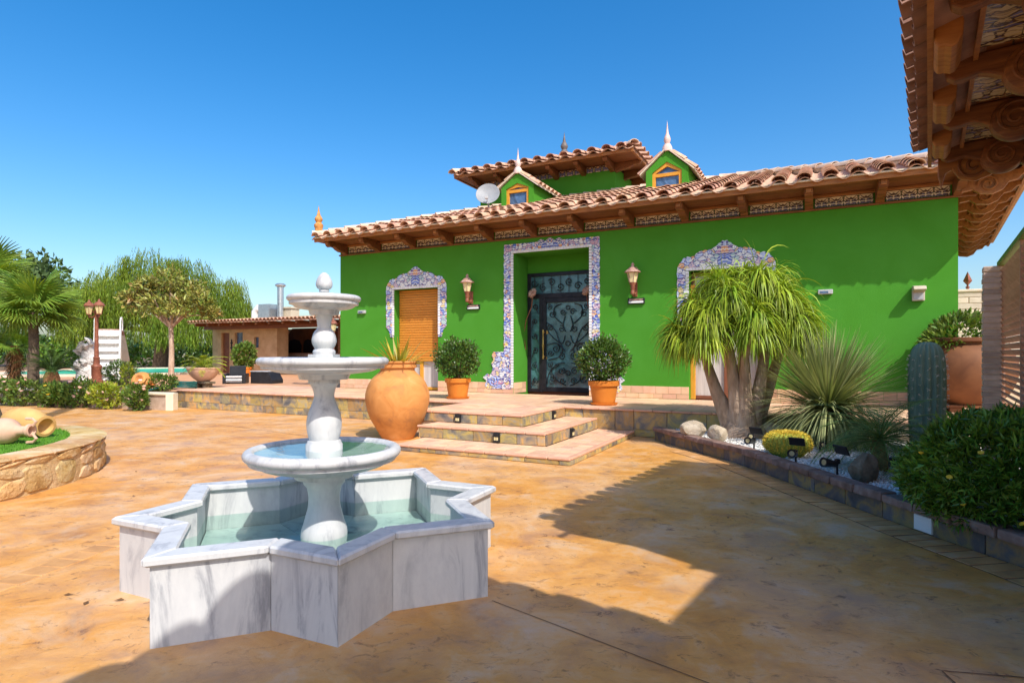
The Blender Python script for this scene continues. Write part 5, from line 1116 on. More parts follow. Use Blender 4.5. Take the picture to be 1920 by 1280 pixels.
spot('black solar spotlight with upright panel in front of the thick pale trunk', (3.33,8.22,.19), R(40)); spot('small grey spotlight half hidden behind the upright panel spotlight', (3.52,8.75,.19), R(60), False, .9)
spot('black solar spotlight standing right in front of the golden barrel cactus', (3.42,7.20,.19), R(50)); spot('black solar spotlight pointing left beside the dark brown rock', (3.55,6.52,.19), R(15), True, 1.05)
spot('black solar spotlight at the foot of the small feathery palm', (3.72,5.72,.19), R(60), True, 1.05); spot('small dark spotlight under the desert spoon plant', (4.15,8.05,.19), R(80), False, .8)
# evergreen bush overhanging the bed wall
bo = thing('flowering_bush', 'large dense dark evergreen bush with small yellow flowers hanging over the bed wall', 'bush', (4.14,4.78,.05), 0)
P, u = blobpts(3000, (.90,.76,.47), .75, .30, 16); P[:,2] += .48; 
PP_ = []; DD_ = []
for p, d in zip(P, u):
    a = d*.9+np.array([0,0,.35])+RS.normal(size=3)*.35; a /= np.linalg.norm(a); 
    for j in range(10): PP_.append(p+a*RS.uniform(-.03,.05)); DD_.append(a*.75+RS.normal(size=3)*.55)
V, F = leaves(PP_, DD_, RS.uniform(.06,.11,len(PP_)), RS.uniform(.014,.024,len(PP_))); ob('foliage', npmesh('foliage', V, F, MT['l_bush']), bo, kind='stuff')
m = MB()
for k in range(7): a = k*.9; m.tube([(0,0,0),(math.cos(a)*.3,math.sin(a)*.25,.35),(math.cos(a)*.75,math.sin(a)*.6,.65)], [.03,.02,.008], 5)
ob('stem', m.mesh('stem', MT['barkd'], smooth=True), bo)
fl_ = [(-.86,-.30,.52),(-.80,-.36,.33),(-.70,-.40,.72),(-.15,-.76,.66),(-.55,-.58,.25),(-.40,-.66,.48),(-.9,-.05,.66),(.1,-.8,.35)]; blossoms(bo, fl_, .02, MT['yellow'])

# ------------------------------------------------------------------ left: round stone planter with amphorae
PC = Vector((-7.78, 6.64)); PRD = 2.70; PH = .42
pn = thing('stone_planter', 'round raised planter of golden rubble stone with grass on top', 'planter', (PC.x,PC.y,0), 0)
m = MB(); m.lathe([(2.35,-.01),(2.685,-.01),(2.685,.36),(2.60,.385),(2.38,.385),(2.35,.3)], 96); ob('mortar_core', m.mesh('mortar_core', MT['stonem'], smooth=True, ang=40), pn)
nc = 46; rows = [0,.16,.29,.40]; gj = {}
for r in range(4):
    for c in range(nc): gj[r,c] = ((c+(.5 if r % 2 else 0)+random.uniform(-.30,.30))*2*math.pi/nc, rows[r]+(random.uniform(-.045,.045) if 0 < r < 3 else 0))
for r in range(3):
    for c in range(nc):
        c2 = (c+1) % nc
        if r == 1 and c % 3 == 0: continue
        q = [list(gj[r,c]), list(gj[r,c2]), list(gj[r+1,c2]), list(gj[r+1,c])]
        for p in q:
            if p[0]-q[0][0] < -3: p[0] += 2*math.pi
        if r == 0 and c % 3 == 0: q[2] = list(gj[2,c2]); q[3] = list(gj[2,c])
        if r == 0 and c % 3 == 0:
            for p in q:
                if p[0]-q[0][0] < -3: p[0] += 2*math.pi
        # octagon with cut corners so no stone is a plain quad
        poly = []
        for i in range(4):
            a, b_, d_ = q[i-1], q[i], q[(i+1)%4]; k1_ = random.uniform(.12,.34); k2_ = random.uniform(.12,.34)
            poly += [[b_[0]+(a[0]-b_[0])*k1_, b_[1]+(a[1]-b_[1])*k1_], [b_[0]+(d_[0]-b_[0])*k2_, b_[1]+(d_[1]-b_[1])*k2_]]
        cx_ = sum(p[0] for p in poly)/8; cz_ = sum(p[1] for p in poly)/8; vs = []
        for sc_, dr in ((.96,-.02),(.95,.018),(.78,random.uniform(.028,.045))):
            for p in poly: a = cx_+(p[0]-cx_)*sc_; z = cz_+(p[1]-cz_)*sc_; rr_ = 2.66+dr+random.uniform(-.006,.006); vs.append((rr_*math.cos(a)-2.66*math.cos(cx_), rr_*math.sin(a)-2.66*math.sin(cx_), z-cz_))
        ce = (2.71*math.cos(cx_)-2.66*math.cos(cx_), 2.71*math.sin(cx_)-2.66*math.sin(cx_), 0); vs.append(ce)
        fs = [(i,(i+1)%8,8+(i+1)%8,8+i) for i in range(8)]+[(8+i,8+(i+1)%8,16+(i+1)%8,16+i) for i in range(8)]+[(16+i,16+(i+1)%8,24) for i in range(8)]
        m = MB(); m.add(vs, fs); ob('stone', m.mesh('stone', MT['stone']), pn, (2.66*math.cos(cx_), 2.66*math.sin(cx_), cz_))
for k in range(34):
    a0 = 2*math.pi*k/34; a1 = a0+2*math.pi/34-.008; vs = []; z1 = PH+random.uniform(-.008,.008)
    for (rr_, z) in ((2.30,.38),(2.31,z1-.005),(2.45,z1),(2.66,z1-.004),(2.715,z1-.02),(2.70,.385)):
        for a in (a0,(a0+a1)/2,a1): vs.append((rr_*math.cos(a)-2.5*math.cos(a0), rr_*math.sin(a)-2.5*math.sin(a0), z))
    fs = []
    for i in range(6):
        j = (i+1) % 6
        for c in range(2): fs.append((i*3+c,i*3+c+1,j*3+c+1,j*3+c))
    fs += [(0,3,6,9,12,15),(2,5,8,11,14,17)]
    m = MB(); m.add(vs, fs); ob('coping_stone', m.mesh('coping_stone', MT['stone'], smooth=True, ang=30), pn, (2.5*math.cos(a0), 2.5*math.sin(a0), 0))
m = MB(); m.lathe([(0,.44),(1.4,.45),(2.2,.425),(2.33,.40)], 64); ob('turf_bed', m.mesh('turf_bed', MT['grass'], smooth=True), pn)
n = 26000; a = RS.uniform(0, 2*math.pi, n); r = 2.30*np.sqrt(RS.uniform(0,1,n)); P = np.stack([PC.x+r*np.cos(a), PC.y+r*np.sin(a), .432-.02*(r/2.3)**4], 1)
D = unit(n)*.55+[0,0,1]; s_ = unit(n)*.006; L = RS.uniform(.025,.05,n)[:,None]; D /= np.linalg.norm(D,axis=1)[:,None]
ob('turf', npmesh('turf', np.stack([P-s_,P+s_,P+D*L],1).reshape(-1,3), np.arange(n*3).reshape(-1,3), MT['grass']), None, kind='stuff')
def amphora(label, mat, prof, loc, rot, handles=True, ribs=0):
    o = thing('amphora', label, 'amphora', loc, 0, 'amphorae lying on the planter grass'); o.rotation_euler = rot
    m = MB(); m.lathe(prof, 28); ob('jar_body', m.mesh('jar_body', mat, smooth=True, ang=60), o)
    if handles:
        for sg in (1,-1):
            m = MB(); m.tube([(sg*.05,0,.36),(sg*.10,0,.40),(sg*.135,0,.36),(sg*.14,0,.28)], .016, 6); ob('handle', m.mesh('handle', mat, smooth=True), o)
amphora('fat ochre yellow clay amphora lying on the grass, behind the pink jug', MT['ochre'], [(.0,-.36),(.06,-.355)]+bez([(.09,-.34),(.15,-.22),(.185,-.05),(.175,.12),(.13,.22),(.105,.26)])+[(.105,.28),(.135,.29),(.135,.325),(.10,.33),(.085,.25),(0,.2)], (-6.22,7.66,.615), (R(2),R(97),R(-14)), False)
pj = [(0,-.24),(.05,-.24)]+bez([(.07,-.23),(.13,-.14),(.155,-.02),(.14,.09),(.09,.16),(.058,.20),(.052,.27)])+[(.055,.30),(.075,.31),(.075,.345),(.055,.35),(.045,.30),(0,.22)]
amphora('small pinkish clay jug lying with its mouth to the right', MT['pink'], pj, (-5.98,7.02,.585), (R(-6),R(88),R(-8)), True)
# tall palm growing from the planter, only its trunk foot shows at the picture edge
tp = thing('tall_palm', 'tall palm trunk rising from the stone planter', 'palm', (-6.96,7.85,.40), 0)
m = MB(); pts = [(0,0,0),(-.05,0,.25),(-.22,0,.8),(-.75,.1,3),(-.95,.2,6),(-.85,.3,9),(-.8,.3,11.3)]; m.tube(pts, [.30,.24,.21,.19,.18,.17,.16], 14); ob('trunk', m.mesh('trunk', MT['barkd'], smooth=True), tp)
ffm = feather('frond', 1.7, 22, .45, .03, .7, 1.6, MT['l_date'], .3, .02); palm_crown(tp, [ffm], 18, 11.3, .08, (-.2,.8))
for c_ in tp.children:
    if c_.name.startswith('frond'): c_.location.x -= .8; c_.location.y += .3

# ------------------------------------------------------------------ raised garden, curb, deck and pool
LZ = .47
rg_ = [(-9.05,15.95), tuple(hw(-3.42,-2.70)[:2]), tuple(hw(.1,-2.70)[:2]), tuple(hw(.1,7.9)[:2]), tuple(hw(15.6,7.9)[:2]), (40,40), (60,160), (-140,160), (-140,60), (-22,20.4), (-12.6,17.2)]
b = MB(); b.prism(rg_, -.05, .43, 'z'); ob('raised_ground', b.mesh('raised_ground', MT['soil']), kind='structure')
dk = [tuple(hw(-3.42,-2.69)[:2]), tuple(hw(.05,-2.69)[:2]), tuple(hw(.05,9)[:2]), tuple(hw(2,40)[:2]), (-30,48), (-30,30), (-17,22.5), (-11.2,17.6)]
b = MB(); b.prism(dk, .40, LZ, 'z'); ob('pool_deck', b.mesh('pool_deck', MT['deck']), kind='structure')
# white topped garden curb
cw = thing('garden_curb', 'low garden wall with a white cap behind the rose bushes', 'wall', (-9.0,15.72,0), 0)
CL = [Vector((0,0)), Vector((-3.6,1.25)), Vector((-9,3.1)), Vector((-16,5.4))]
for a_, b_ in zip(CL, CL[1:]):
    d = b_-a_; az = math.atan2(d.y, d.x); L = d.length; c = (a_+b_)/2
    m = MB(); m.box(-L/2,L/2,-.10,.10,0,.40); ob('wall', m.mesh('wall', MT['brick']), cw, (c.x,c.y,0), (0,0,az))
    n_ = max(1, int(L/.9))
    for k in range(n_): m = MB(); m.box(-L/n_/2+.005, L/n_/2-.005, -.15,.15,.40,.46); p = a_.lerp(b_, (k+.5)/n_); ob('cap_slab', m.mesh('cap_slab', MT['coping'], bevel=.01), cw, (p.x,p.y,0), (0,0,az))
m = MB(); m.box(-.10,.10,-.12,.12,0,.45); ob('end_post', m.mesh('end_post', MT['coping'], bevel=.012), cw, (.06,-.02,0))
# pool
PO = Vector((-20.5,33.0)); pa_, pb_ = 5.2, 6.6
def ell(k, n, f=1.): a = 2*math.pi*k/n; return (PO.x+(pa_*f)*math.cos(a), PO.y+(pb_*f)*math.sin(a))
b = MB(); b.add([(*ell(k,72,.985),LZ+.035) for k in range(72)], [tuple(range(72))]); ob('pool_water', b.mesh('pool_water', MT['pool']), kind='structure')
pcp = ob('pool_coping', None); pcp['kind'] = 'structure'
for k in range(60):
    a0, a1 = k, k+.97; P = [ell(a0,60,.98),ell(a1,60,.98),ell(a1,60,1.07),ell(a0,60,1.07)]; b = MB(); b.prism(P, LZ-.02, LZ+.10); ob('coping_stone', b.mesh('coping_stone', MT['coping']), pcp)
# ------------------------------------------------------------------ annex with barbecue porch
ax = thing('annex', 'low brick outbuilding with tiled roof and dark open barbecue porch', 'outbuilding', HO, HR)
S0, S1 = -15.6, -.5
b = MB()
AW = 7.4
for s0, s1, z0, z1 in ((-15.6,-14.92,LZ,2.85),(-14.31,-13.91,LZ,2.85),(-13.91,-13.32,LZ,1.9),(-13.32,-12.51,LZ,2.85),(-12.51,-12.17,LZ,1.78),(-12.17,-10.9,LZ,2.85),(-14.92,-14.31,2.55,2.85),(-13.91,-13.32,2.55,2.85),(-12.51,-12.17,2.3,2.85)):
    b.box(s0, s1, AW, AW+.3, z0, z1)
b.box(-11.2,-10.9,AW+.3,AW+.7,LZ,2.85); b.box(-15.6,-15.3,AW+.3,AW+4,LZ,2.85); b.box(-15.6,S1,AW+3.7,AW+4,LZ,2.85); 
ob('wall', b.mesh('wall', MT['abrick']), ax)
b = MB(); b.box(-14.92,-14.31,AW+.12,AW+.16,LZ,2.55); ob('door', b.mesh('door', MT['bframe']), ax)
for s0, s1, z0, z1 in ((-13.91,-13.32,1.9,2.55),(-12.51,-12.17,1.78,2.3)): b = MB(); b.box(s0,s1,AW+.14,AW+.16,z0,z1); ob('window', b.mesh('window', MT['paneglass']), ax)
b = MB(); b.box(-14.13,-14.09,AW-.05,AW-.01,1.5,2.2); b.box(-14.18,-14.04,AW-.06,AW-.01,1.75,1.8); b.box(-14.18,-14.04,AW-.06,AW-.01,2.0,2.05); ob('wall_tool', b.mesh('wall_tool', MT['iron']), ax)
b = MB(); b.box(-12.2,-8.2,AW+1.9,AW+2.6,LZ,1.42); ob('barbecue_counter', b.mesh('barbecue_counter', MT['brick'], bevel=.01), ax)
b = MB(); b.box(-12.3,-8.1,AW+1.8,AW+2.65,1.42,1.50); ob('counter_top', b.mesh('counter_top', MT['rustp']), ax)
b = MB(); b.prism([(-13.6,1.5),(-9.6,1.5),(-9.6,2.3),(-10.1,2.85),(-13.1,2.85),(-13.6,2.3)], AW+3.0, AW+3.65, 'y'); ob('hood', b.mesh('hood', MT['urnd']), ax)
for s_, w_ in ((-12.9,.5),(-11.9,.34)): b = MB(); b.prism([(-w_,1.55),(w_,1.55),(w_,1.95),(w_*.7,2.18),(0,2.26),(-w_*.7,2.18),(-w_,1.95)], AW+2.97, AW+3.0, 'y'); ob('oven_mouth', b.mesh('oven_mouth', MT['iron']), ax, (s_,0,0))

for s_ in (-6.4,-2.6): b = MB(); b.box(-.14,.14,6.9,7.18,LZ,2.80); ob('post', b.mesh('post', MT['wood']), ax, (s_,0,0))
b = MB(); b.box(S0,S1,6.9,7.15,2.70,2.86); ob('beam', b.mesh('beam', MT['bframe']), ax)
rb = MB(); rb.box(-.06,.06,6.15,AW,-.16,0); rbm = rb.mesh('rafter', MT['wood'], bevel=.006)
for k in range(17): ob('rafter', rbm, ax, (S0+.4+k*.86,0,3.0))
arf = ob('roof', None, ax)
def slab2(P, z0s, th, name, mat): 
    m = MB(); n = len(P); m.add([(p[0],p[1],z) for p, z in zip(P,z0s)]+[(p[0],p[1],z-th) for p, z in zip(P,z0s)], [tuple(range(n)), tuple(range(2*n-1,n-1,-1))]+[(i,(i+1)%n,n+(i+1)%n,n+i) for i in range(n)]); return ob(name, m.mesh(name, mat), arf)
slab2([(S0-.1,6.1),(S1,6.1),(S1,11.6),(S0-.1,11.6)], [3.02,3.02,3.5,3.5], .05, 'roof_slab', MT['rtile'])
at_ = tile_mesh('tile', MT['rtile'], .11, .09, .5, 5)
for k in range(62):
    s_ = S0+k*.245
    if s_ < S1: ob('tile', at_, arf, (s_,6.05,3.03), (.09,0,random.uniform(-.03,.03)))
m = MB()
for k in range(62):
    for r in range(1,12):
        if S0+k*.245 < S1: m.add([v.co[:] for v in at_.vertices], [tuple(p.vertices) for p in at_.polygons], Matrix.Translation((S0+k*.245,6.05+r*.43,3.03+r*.0375)) @ Matrix.Rotation(.09,4,'X'))
ob('upper_tiles', m.mesh('upper_tiles', MT['rtile'], smooth=True), arf, kind='stuff')
m = MB(); m.lathe([(.16,3.2),(.16,4.95),(.19,4.95),(.27,5.02),(.27,5.06),(.19,5.12),(0,5.13)], 18); ob('chimney_pipe', m.mesh('chimney_pipe', MT['steel'], smooth=True, ang=40), ax, (-12.44,9.0,0))
vx = thing('roof_vent', 'metal ventilation box with a curved white duct on the annex roof', 'vent', hw(-13.4,9.0,3.25), HR)
m = MB(); m.box(-.35,.45,-.3,.3,0,.82); ob('box', m.mesh('box', MT['steel'], bevel=.015), vx)
m = MB(); m.tube([(-.30,-.05,.55),(-.55,-.1,.62),(-.72,-.15,.45),(-.75,-.16,.05)], [.2,.21,.2,.19], 14); ob('duct', m.mesh('duct', MT['white'], smooth=True), vx)
o = thing('masonry_chimney', 'short cream masonry chimney block on the annex roof', 'chimney', hw(-12.2,9.5,3.28), HR); m = MB(); m.box(-.28,.28,-.28,.28,0,.55); m.box(-.34,.34,-.34,.34,.55,.64); ob('stack', m.mesh('stack', MT['cream'], bevel=.012), o)

# ------------------------------------------------------------------ garden furniture and ornaments
def gl(u_, y, z=LZ): return ((u_-960)/1120*y, y, z)       # a spot at distance y along a sight line measured in the photograph
lp_ = thing('lamp_post', 'rust brown garden lamp post with two lanterns in front of the white slide', 'lamp post', (-14.05,20.2,LZ), 0)
m = MB(); m.lathe([(.20,0),(.20,.12),(.15,.14),(.15,.55),(.17,.58),(.15,.62),(.10,.66),(.09,.85),(.11,.88),(.07,.92),(.06,1.6),(.055,2.35),(.085,2.38),(.085,2.44),(.05,2.5),(.04,2.62),(0,2.66)], 14); ob('column', m.mesh('column', MT['rust'], smooth=True, ang=40), lp_)
for dx, dy in ((-.32,.10),(.20,-.16)):
    m = MB(); m.tube([(0,0,2.36),(dx*.5,dy*.5,2.24),(dx,dy,2.26),(dx,dy,2.34)], [.03,.028,.026,.04], 7); a_ = ob('arm', m.mesh('arm', MT['rust'], smooth=True), lp_)
    m = MB(); m.lathe([(.075,2.36),(.135,2.62)], 6, Matrix.Translation((dx,dy,0))); ob('lamp_glass', m.mesh('lamp_glass', MT['lampglass']), lp_)
    m = MB(); m.lathe([(.09,2.33),(.09,2.36)], 6, Matrix.Translation((dx,dy,0))); m.lathe([(.14,2.61),(.175,2.63),(.12,2.72),(.05,2.76),(.03,2.82),(0,2.86)], 10, Matrix.Translation((dx,dy,0)))
    for k in range(6): a = 2*math.pi*k/6; m.tube([(dx+.077*math.cos(a),dy+.077*math.sin(a),2.36),(dx+.138*math.cos(a),dy+.138*math.sin(a),2.62)], .008, 4)
    ob('lamp_cap', m.mesh('lamp_cap', MT['rust'], smooth=True, ang=35), lp_)
sl_ = thing('pool_slide', 'white pool slide with steps and curved handrails', 'slide', (-15.35,22.7,LZ), R(24))
m = MB(); m.prism([(-.42,0),(-.30,0),(.02,1.95),(-.08,1.95)], -.44,-.38,'x'); m.prism([(-.42,0),(-.30,0),(.02,1.95),(-.08,1.95)], .38,.44,'x'); ob('stringer', m.mesh('stringer', MT['white']), sl_)
m = MB(); m.prism([(-.32,.02),(-.29,.02),(.03,1.9),(.0,1.9)], -.38,.38,'x'); ob('riser_panel', m.mesh('riser_panel', MT['white']), sl_)
for k in range(6): m = MB(); m.box(-.37,.37,-.42+.045*k,-.20+.045*k,.22+k*.29,.27+k*.29); ob('step', m.mesh('step', MT['white'], bevel=.01), sl_)
m = MB(); m.prism([(0,1.72),(.55,1.72),(1.0,1.45),(1.9,.60),(2.5,.28),(2.9,.25),(2.9,.0),(.0,.0)], .40,.44,'x'); ob('side_panel', m.mesh('side_panel', MT['cream']), sl_)
m = MB(); m.add([(x_, y_, z_) for y_, z_ in ((0,1.95),(.55,1.95),(1.0,1.66),(1.9,.80),(2.5,.46),(3.0,.40)) for x_ in (-.40,-.36,.36,.40)], [(4*i+j,4*i+j+1,4*i+j+5,4*i+j+4) for i in range(5) for j in range(3)]); o = ob('chute', m.mesh('chute', MT['rustp']), sl_); o.modifiers.new('t','SOLIDIFY').thickness = .1
for sg in (-1,1): m = MB(); m.tube([(sg*.41,-.25,.95),(sg*.41,-.12,1.9),(sg*.41,-.10,2.25),(sg*.41,.02,2.38),(sg*.41,.22,2.40),(sg*.41,.30,2.28),(sg*.41,.30,1.9)], .025, 8); ob('handrail', m.mesh('handrail', MT['white'], smooth=True), sl_)
sc_ = thing('stone_sculpture', 'grey white carved stone sculpture of twisting forms beside the slide', 'sculpture', gl(163,21.2), 0)
m = MB(); m.tube([(0,0,0),(.02,0,.3),(.1,0,.7),(.05,0,1.1),(.12,0,1.4)], [.36,.34,.26,.22,.10], 12)
for k in range(15):
    a = k*.9; z = .05+k*.085; x = .24*math.cos(a)*(1-.03*k); y = .22*math.sin(a)*(1-.03*k)
    m.tube([(x,y-.08,z),(x*1.3+.08*math.sin(k),y*1.3-.12,z+.12),(x*.9+.15*math.cos(k*1.7),y*1.2-.12,z+.25),(x*.5+.10*math.sin(k*2.1),y-.1,z+.34)], [.05,.095,.075,.02], 8)
ob('carving', m.mesh('carving', MT['scul'], smooth=True), sc_)
o = thing('round_jar', 'round terracotta jar lying on its side behind the curb', 'jar', gl(267,16.75,.44), .3)
m = MB(); m.lathe([(0,-.27)]+bez([(.10,-.26),(.24,-.14),(.275,0),(.24,.14),(.13,.24)])+[(.13,.28),(.16,.29),(.16,.31),(.1,.31),(0,.2)], 24, Matrix.Translation((0,0,.26)) @ Matrix.Rotation(R(70),4,'X')); ob('jar_body', m.mesh('jar_body', MT['urn'], smooth=True), o)
o = thing('garden_hose', 'coiled dark green garden hose on the terrace edge', 'hose', gl(345,17.25), 0)
m = MB(); m.tube([(.34*math.cos(a)*(1-.02*(a%3)),.30*math.sin(a),.03+.012*a/1.6+.01*math.sin(3*a)) for a in np.linspace(0,25,130)], .022, 6); m.tube([(-.30,-.1,.05),(-.45,-.45,.06),(-.62,-.75,.0),(-.66,-.95,-.3)], .022, 6); ob('coil', m.mesh('coil', MT['hose'], smooth=True), o)
bs_ = thing('planter_stand', 'low stone bench stand under the wide clay bowl', 'stand', gl(382,17.75), HR)
m = MB(); m.box(-.32,.32,-.16,.16,.13,.19); ob('slab', m.mesh('slab', MT['rockd'], bevel=.01), bs_)
for x in (-.17,.17): m = MB(); m.box(x-.07,x+.07,-.12,.12,0,.13); ob('leg', m.mesh('leg', MT['rockd'], bevel=.01), bs_)
bw_ = thing('clay_bowl', 'wide pale clay bowl planter on a low stone stand', 'planter', gl(382,17.75,LZ+.19), 0)
m = MB(); m.lathe([(0,0),(.14,0)]+bez([(.16,.01),(.30,.12),(.42,.28),(.455,.38)])+[(.475,.385),(.475,.42),(.42,.42),(.40,.34),(0,.33)], 28); ob('jar_body', m.mesh('jar_body', MT['pink'], smooth=True, ang=45), bw_)
cy2 = thing('bowl_fern', 'bright green fern like plant filling the wide clay bowl', 'plant', gl(382,17.75,LZ+.54), 0)
lf = [feather('frond', .72, 18, .17, .022, .75, 1.7, MT['l_lime'], .3, .008)]; palm_crown(cy2, lf, 26, .02, .03, (-.35,.75))
lc = thing('lounge_chair', 'black woven lounge chair with pale seat slats on the pool deck', 'chair', gl(443,20.4), R(12))
m = MB(); m.box(-.26,.26,.12,.20,.22,.62, Matrix.Rotation(R(-8),4,'X')); ob('backrest', m.mesh('backrest', MT['black'], bevel=.02), lc)
for x in (-.31,.31): m = MB(); m.box(x-.055,x+.055,-.32,.22,0,.34); ob('armrest', m.mesh('armrest', MT['black'], bevel=.015), lc)
for k in range(4): m = MB(); m.box(-.25,.25,-.34,-.30,.06+k*.055,.10+k*.055); ob('seat_slat', m.mesh('seat_slat', MT['white' if k % 2 else 'steel'], bevel=.006), lc)
m = MB(); m.box(-.25,.25,-.30,.14,.04,.24); ob('seat', m.mesh('seat', MT['black']), lc)
wb = thing('wicker_box', 'dark woven storage box right of the lounge chair', 'box', gl(497,20.5), R(-18))
m = MB(); m.prism([(-.36,0),(.52,0),(.52,.12),(.36,.40),(-.36,.40)], -.28,.28,'y'); ob('body', m.mesh('body', MT['black'], bevel=.012), wb)
m = MB(); m.prism([(-.38,.40),(.36,.40),(.36,.425),(-.38,.425)], -.30,.30,'y'); ob('lid', m.mesh('lid', MT['grey'], bevel=.006), wb)
lp2 = thing('porch_lantern', 'slim rust brown lantern post beside the left edge of the villa', 'lamp post', gl(625,22.2), 0)
m = MB(); m.lathe([(.12,0),(.12,.3),(.05,.4),(.04,1.75),(.07,1.78),(.05,1.84)], 10); ob('column', m.mesh('column', MT['rust'], smooth=True, ang=40), lp2)
m = MB(); m.lathe([(.07,1.86),(.12,2.1)], 6); ob('lamp_glass', m.mesh('lamp_glass', MT['lampglass']), lp2)
m = MB(); m.lathe([(.13,2.1),(.16,2.12),(.10,2.22),(.03,2.27),(0,2.36)], 8); ob('lamp_cap', m.mesh('lamp_cap', MT['rust'], smooth=True, ang=35), lp2)

# ------------------------------------------------------------------ pots on the terrace
ub = thing('great_jar', 'huge round bellied terracotta jar standing beside the entrance steps', 'jar', (-2.02,10.55,0), 0)
m = MB(); m.lathe([(0,0),(.27,0)]+bez([(.28,.01),(.36,.16),(.49,.40),(.555,.66),(.545,.84),(.47,1.02),(.34,1.15),(.305,1.19)])+[(.30,1.20),(.30,1.235),(.335,1.25),(.335,1.295),(.315,1.305),(.315,1.325),(.345,1.335),(.345,1.36),(.30,1.365),(.28,1.25),(0,1.22)], 48); ob('jar_body', m.mesh('jar_body', MT['urn'], smooth=True, ang=40), ub)
ag = thing('spiky_plant', 'yellow green sword leaved plant growing out of the huge jar', 'plant', (-2.02,10.55,1.24), 0)
sw = []
for (L, dr) in ((.62,.5),(.52,1.1),(.70,.25)):
    V, F = blades(np.array([(0,0,0.)]), np.array([(1,0,.0)]), L, .062, dr, 6); V = V-V.mean(0)*0; V[:,1] -= V[:2,1].mean(); sw.append(npmesh('sword_leaf', V, F, MT['l_aga']))
for i in range(66):
    a = i*2.4; ob('sword_leaf', sw[i % 3], ag, (.20*math.cos(a)*random.random(), .20*math.sin(a)*random.random(), 0), (random.uniform(-.5,.5), -random.uniform(.45,1.35), a), (random.uniform(.6,1.05),)*3)
def pot(label, loc, sc=1.):
    o = thing('terracotta_pot', label, 'pot', loc, 0, 'orange pots beside the front door'); o.scale = (sc,)*3
    m = MB(); m.lathe([(0,.03),(.20,.03),(.215,.045),(.265,.36),(.295,.365),(.302,.45),(.285,.46),(.26,.455),(.25,.40),(0,.40)], 36); ob('pot_body', m.mesh('pot_body', MT['terra'], smooth=True, ang=35), o)
    m = MB(); m.lathe([(0,0),(.245,0),(.27,.035),(.255,.04),(.23,.02),(0,.02)], 36); ob('saucer', m.mesh('saucer', MT['terra'], smooth=True, ang=35), o); return o
p1 = (-1.21,13.35,TZ+.004); p2 = (1.80,11.72,TZ+.004)
pot('orange plastic look terracotta pot left of the front door, beside the huge jar', p1, .98); pot('orange terracotta pot at the right of the steps in front of the door', p2, 1.02)
def shrub(label, loc, sc):
    o = thing('potted_shrub', label, 'shrub', loc, 0, 'shrubs in the orange pots'); P, u = blobpts(1000, (.44*sc,.42*sc,.38*sc), .40, .55, 18); P[:,2] += .42*sc; PP_ = np.repeat(P, 4, 0)+RS.normal(size=(len(P)*4,3))*.035; uu = np.repeat(u, 4, 0)
    k = PP_[:,2] > .02+.25*np.hypot(PP_[:,0], PP_[:,1]); PP_ = PP_[k]; uu = uu[k]
    V, F = leaves(PP_, uu*.7+unit(len(PP_))*.8+[0,0,.55], RS.uniform(.05,.085,len(PP_)), RS.uniform(.028,.045,len(PP_))); ob('foliage', npmesh('foliage', V, F, MT['l_dark']), o, kind='stuff')
    m = MB()
    for k in range(5): a = k*1.3; m.tube([(0,0,-.04),(.07*math.cos(a),.07*math.sin(a),.15),(.22*math.cos(a)*sc,.22*math.sin(a)*sc,.5*sc)], [.018,.014,.006], 6)
    ob('stem', m.mesh('stem', MT['barkd'], smooth=True), o)
shrub('dense glossy green shrub in the left orange pot', (p1[0],p1[1],TZ+.41), 1.12); shrub('dense glossy green shrub in the right orange pot', (p2[0],p2[1],TZ+.42), 1.10)

# ------------------------------------------------------------------ left garden plants
def fan_mesh(name, r, n, mat, pet=.5, sag=.25, spread=2.5):
    P = []; V = []; F = []
    for i in range(n):
        a = -spread+2*spread*i/(n-1); L = r*(1-.18*(abs(a)/spread)**2)*random.uniform(.94,1.04); o_ = len(V); wa = spread/(n-1)*1.02
        for f, w_ in ((.06,1.),(.42,1.),(.68,.62),(.88,.28),(1.,.03)):
            for sg in (-1,0,1):
                aa = a+sg*wa*w_; rr_ = L*f; z = -sag*r*f*f*(1+.5*abs(a)/spread) - (.022*r*f if sg else 0) - (.35*r*max(0,f-.7)**1.3)
                V.append((pet+rr_*math.cos(aa), rr_*math.sin(aa), z))
        for j in range(4):
            for c in range(2): F.append((o_+j*3+c, o_+j*3+c+1, o_+j*3+c+4, o_+j*3+c+3))
    me = npmesh(name, V, F, mat); b_ = MB(); b_.tube([(0,0,0),(pet*.5,0,.02),(pet+.08,0,0)], [.022,.016,.010], 5); t_ = b_.mesh('t')
    bm = bmesh.new(); bm.from_mesh(me); bm.from_mesh(t_); bm.to_mesh(me); bm.free(); return me
fans = [fan_mesh('frond', .85, 34, MT['l_palm'], .60, .18), fan_mesh('frond', .92, 36, MT['l_palm'], .52, .34), fan_mesh('frond', .80, 32, MT['l_palm'], .66, .08)]
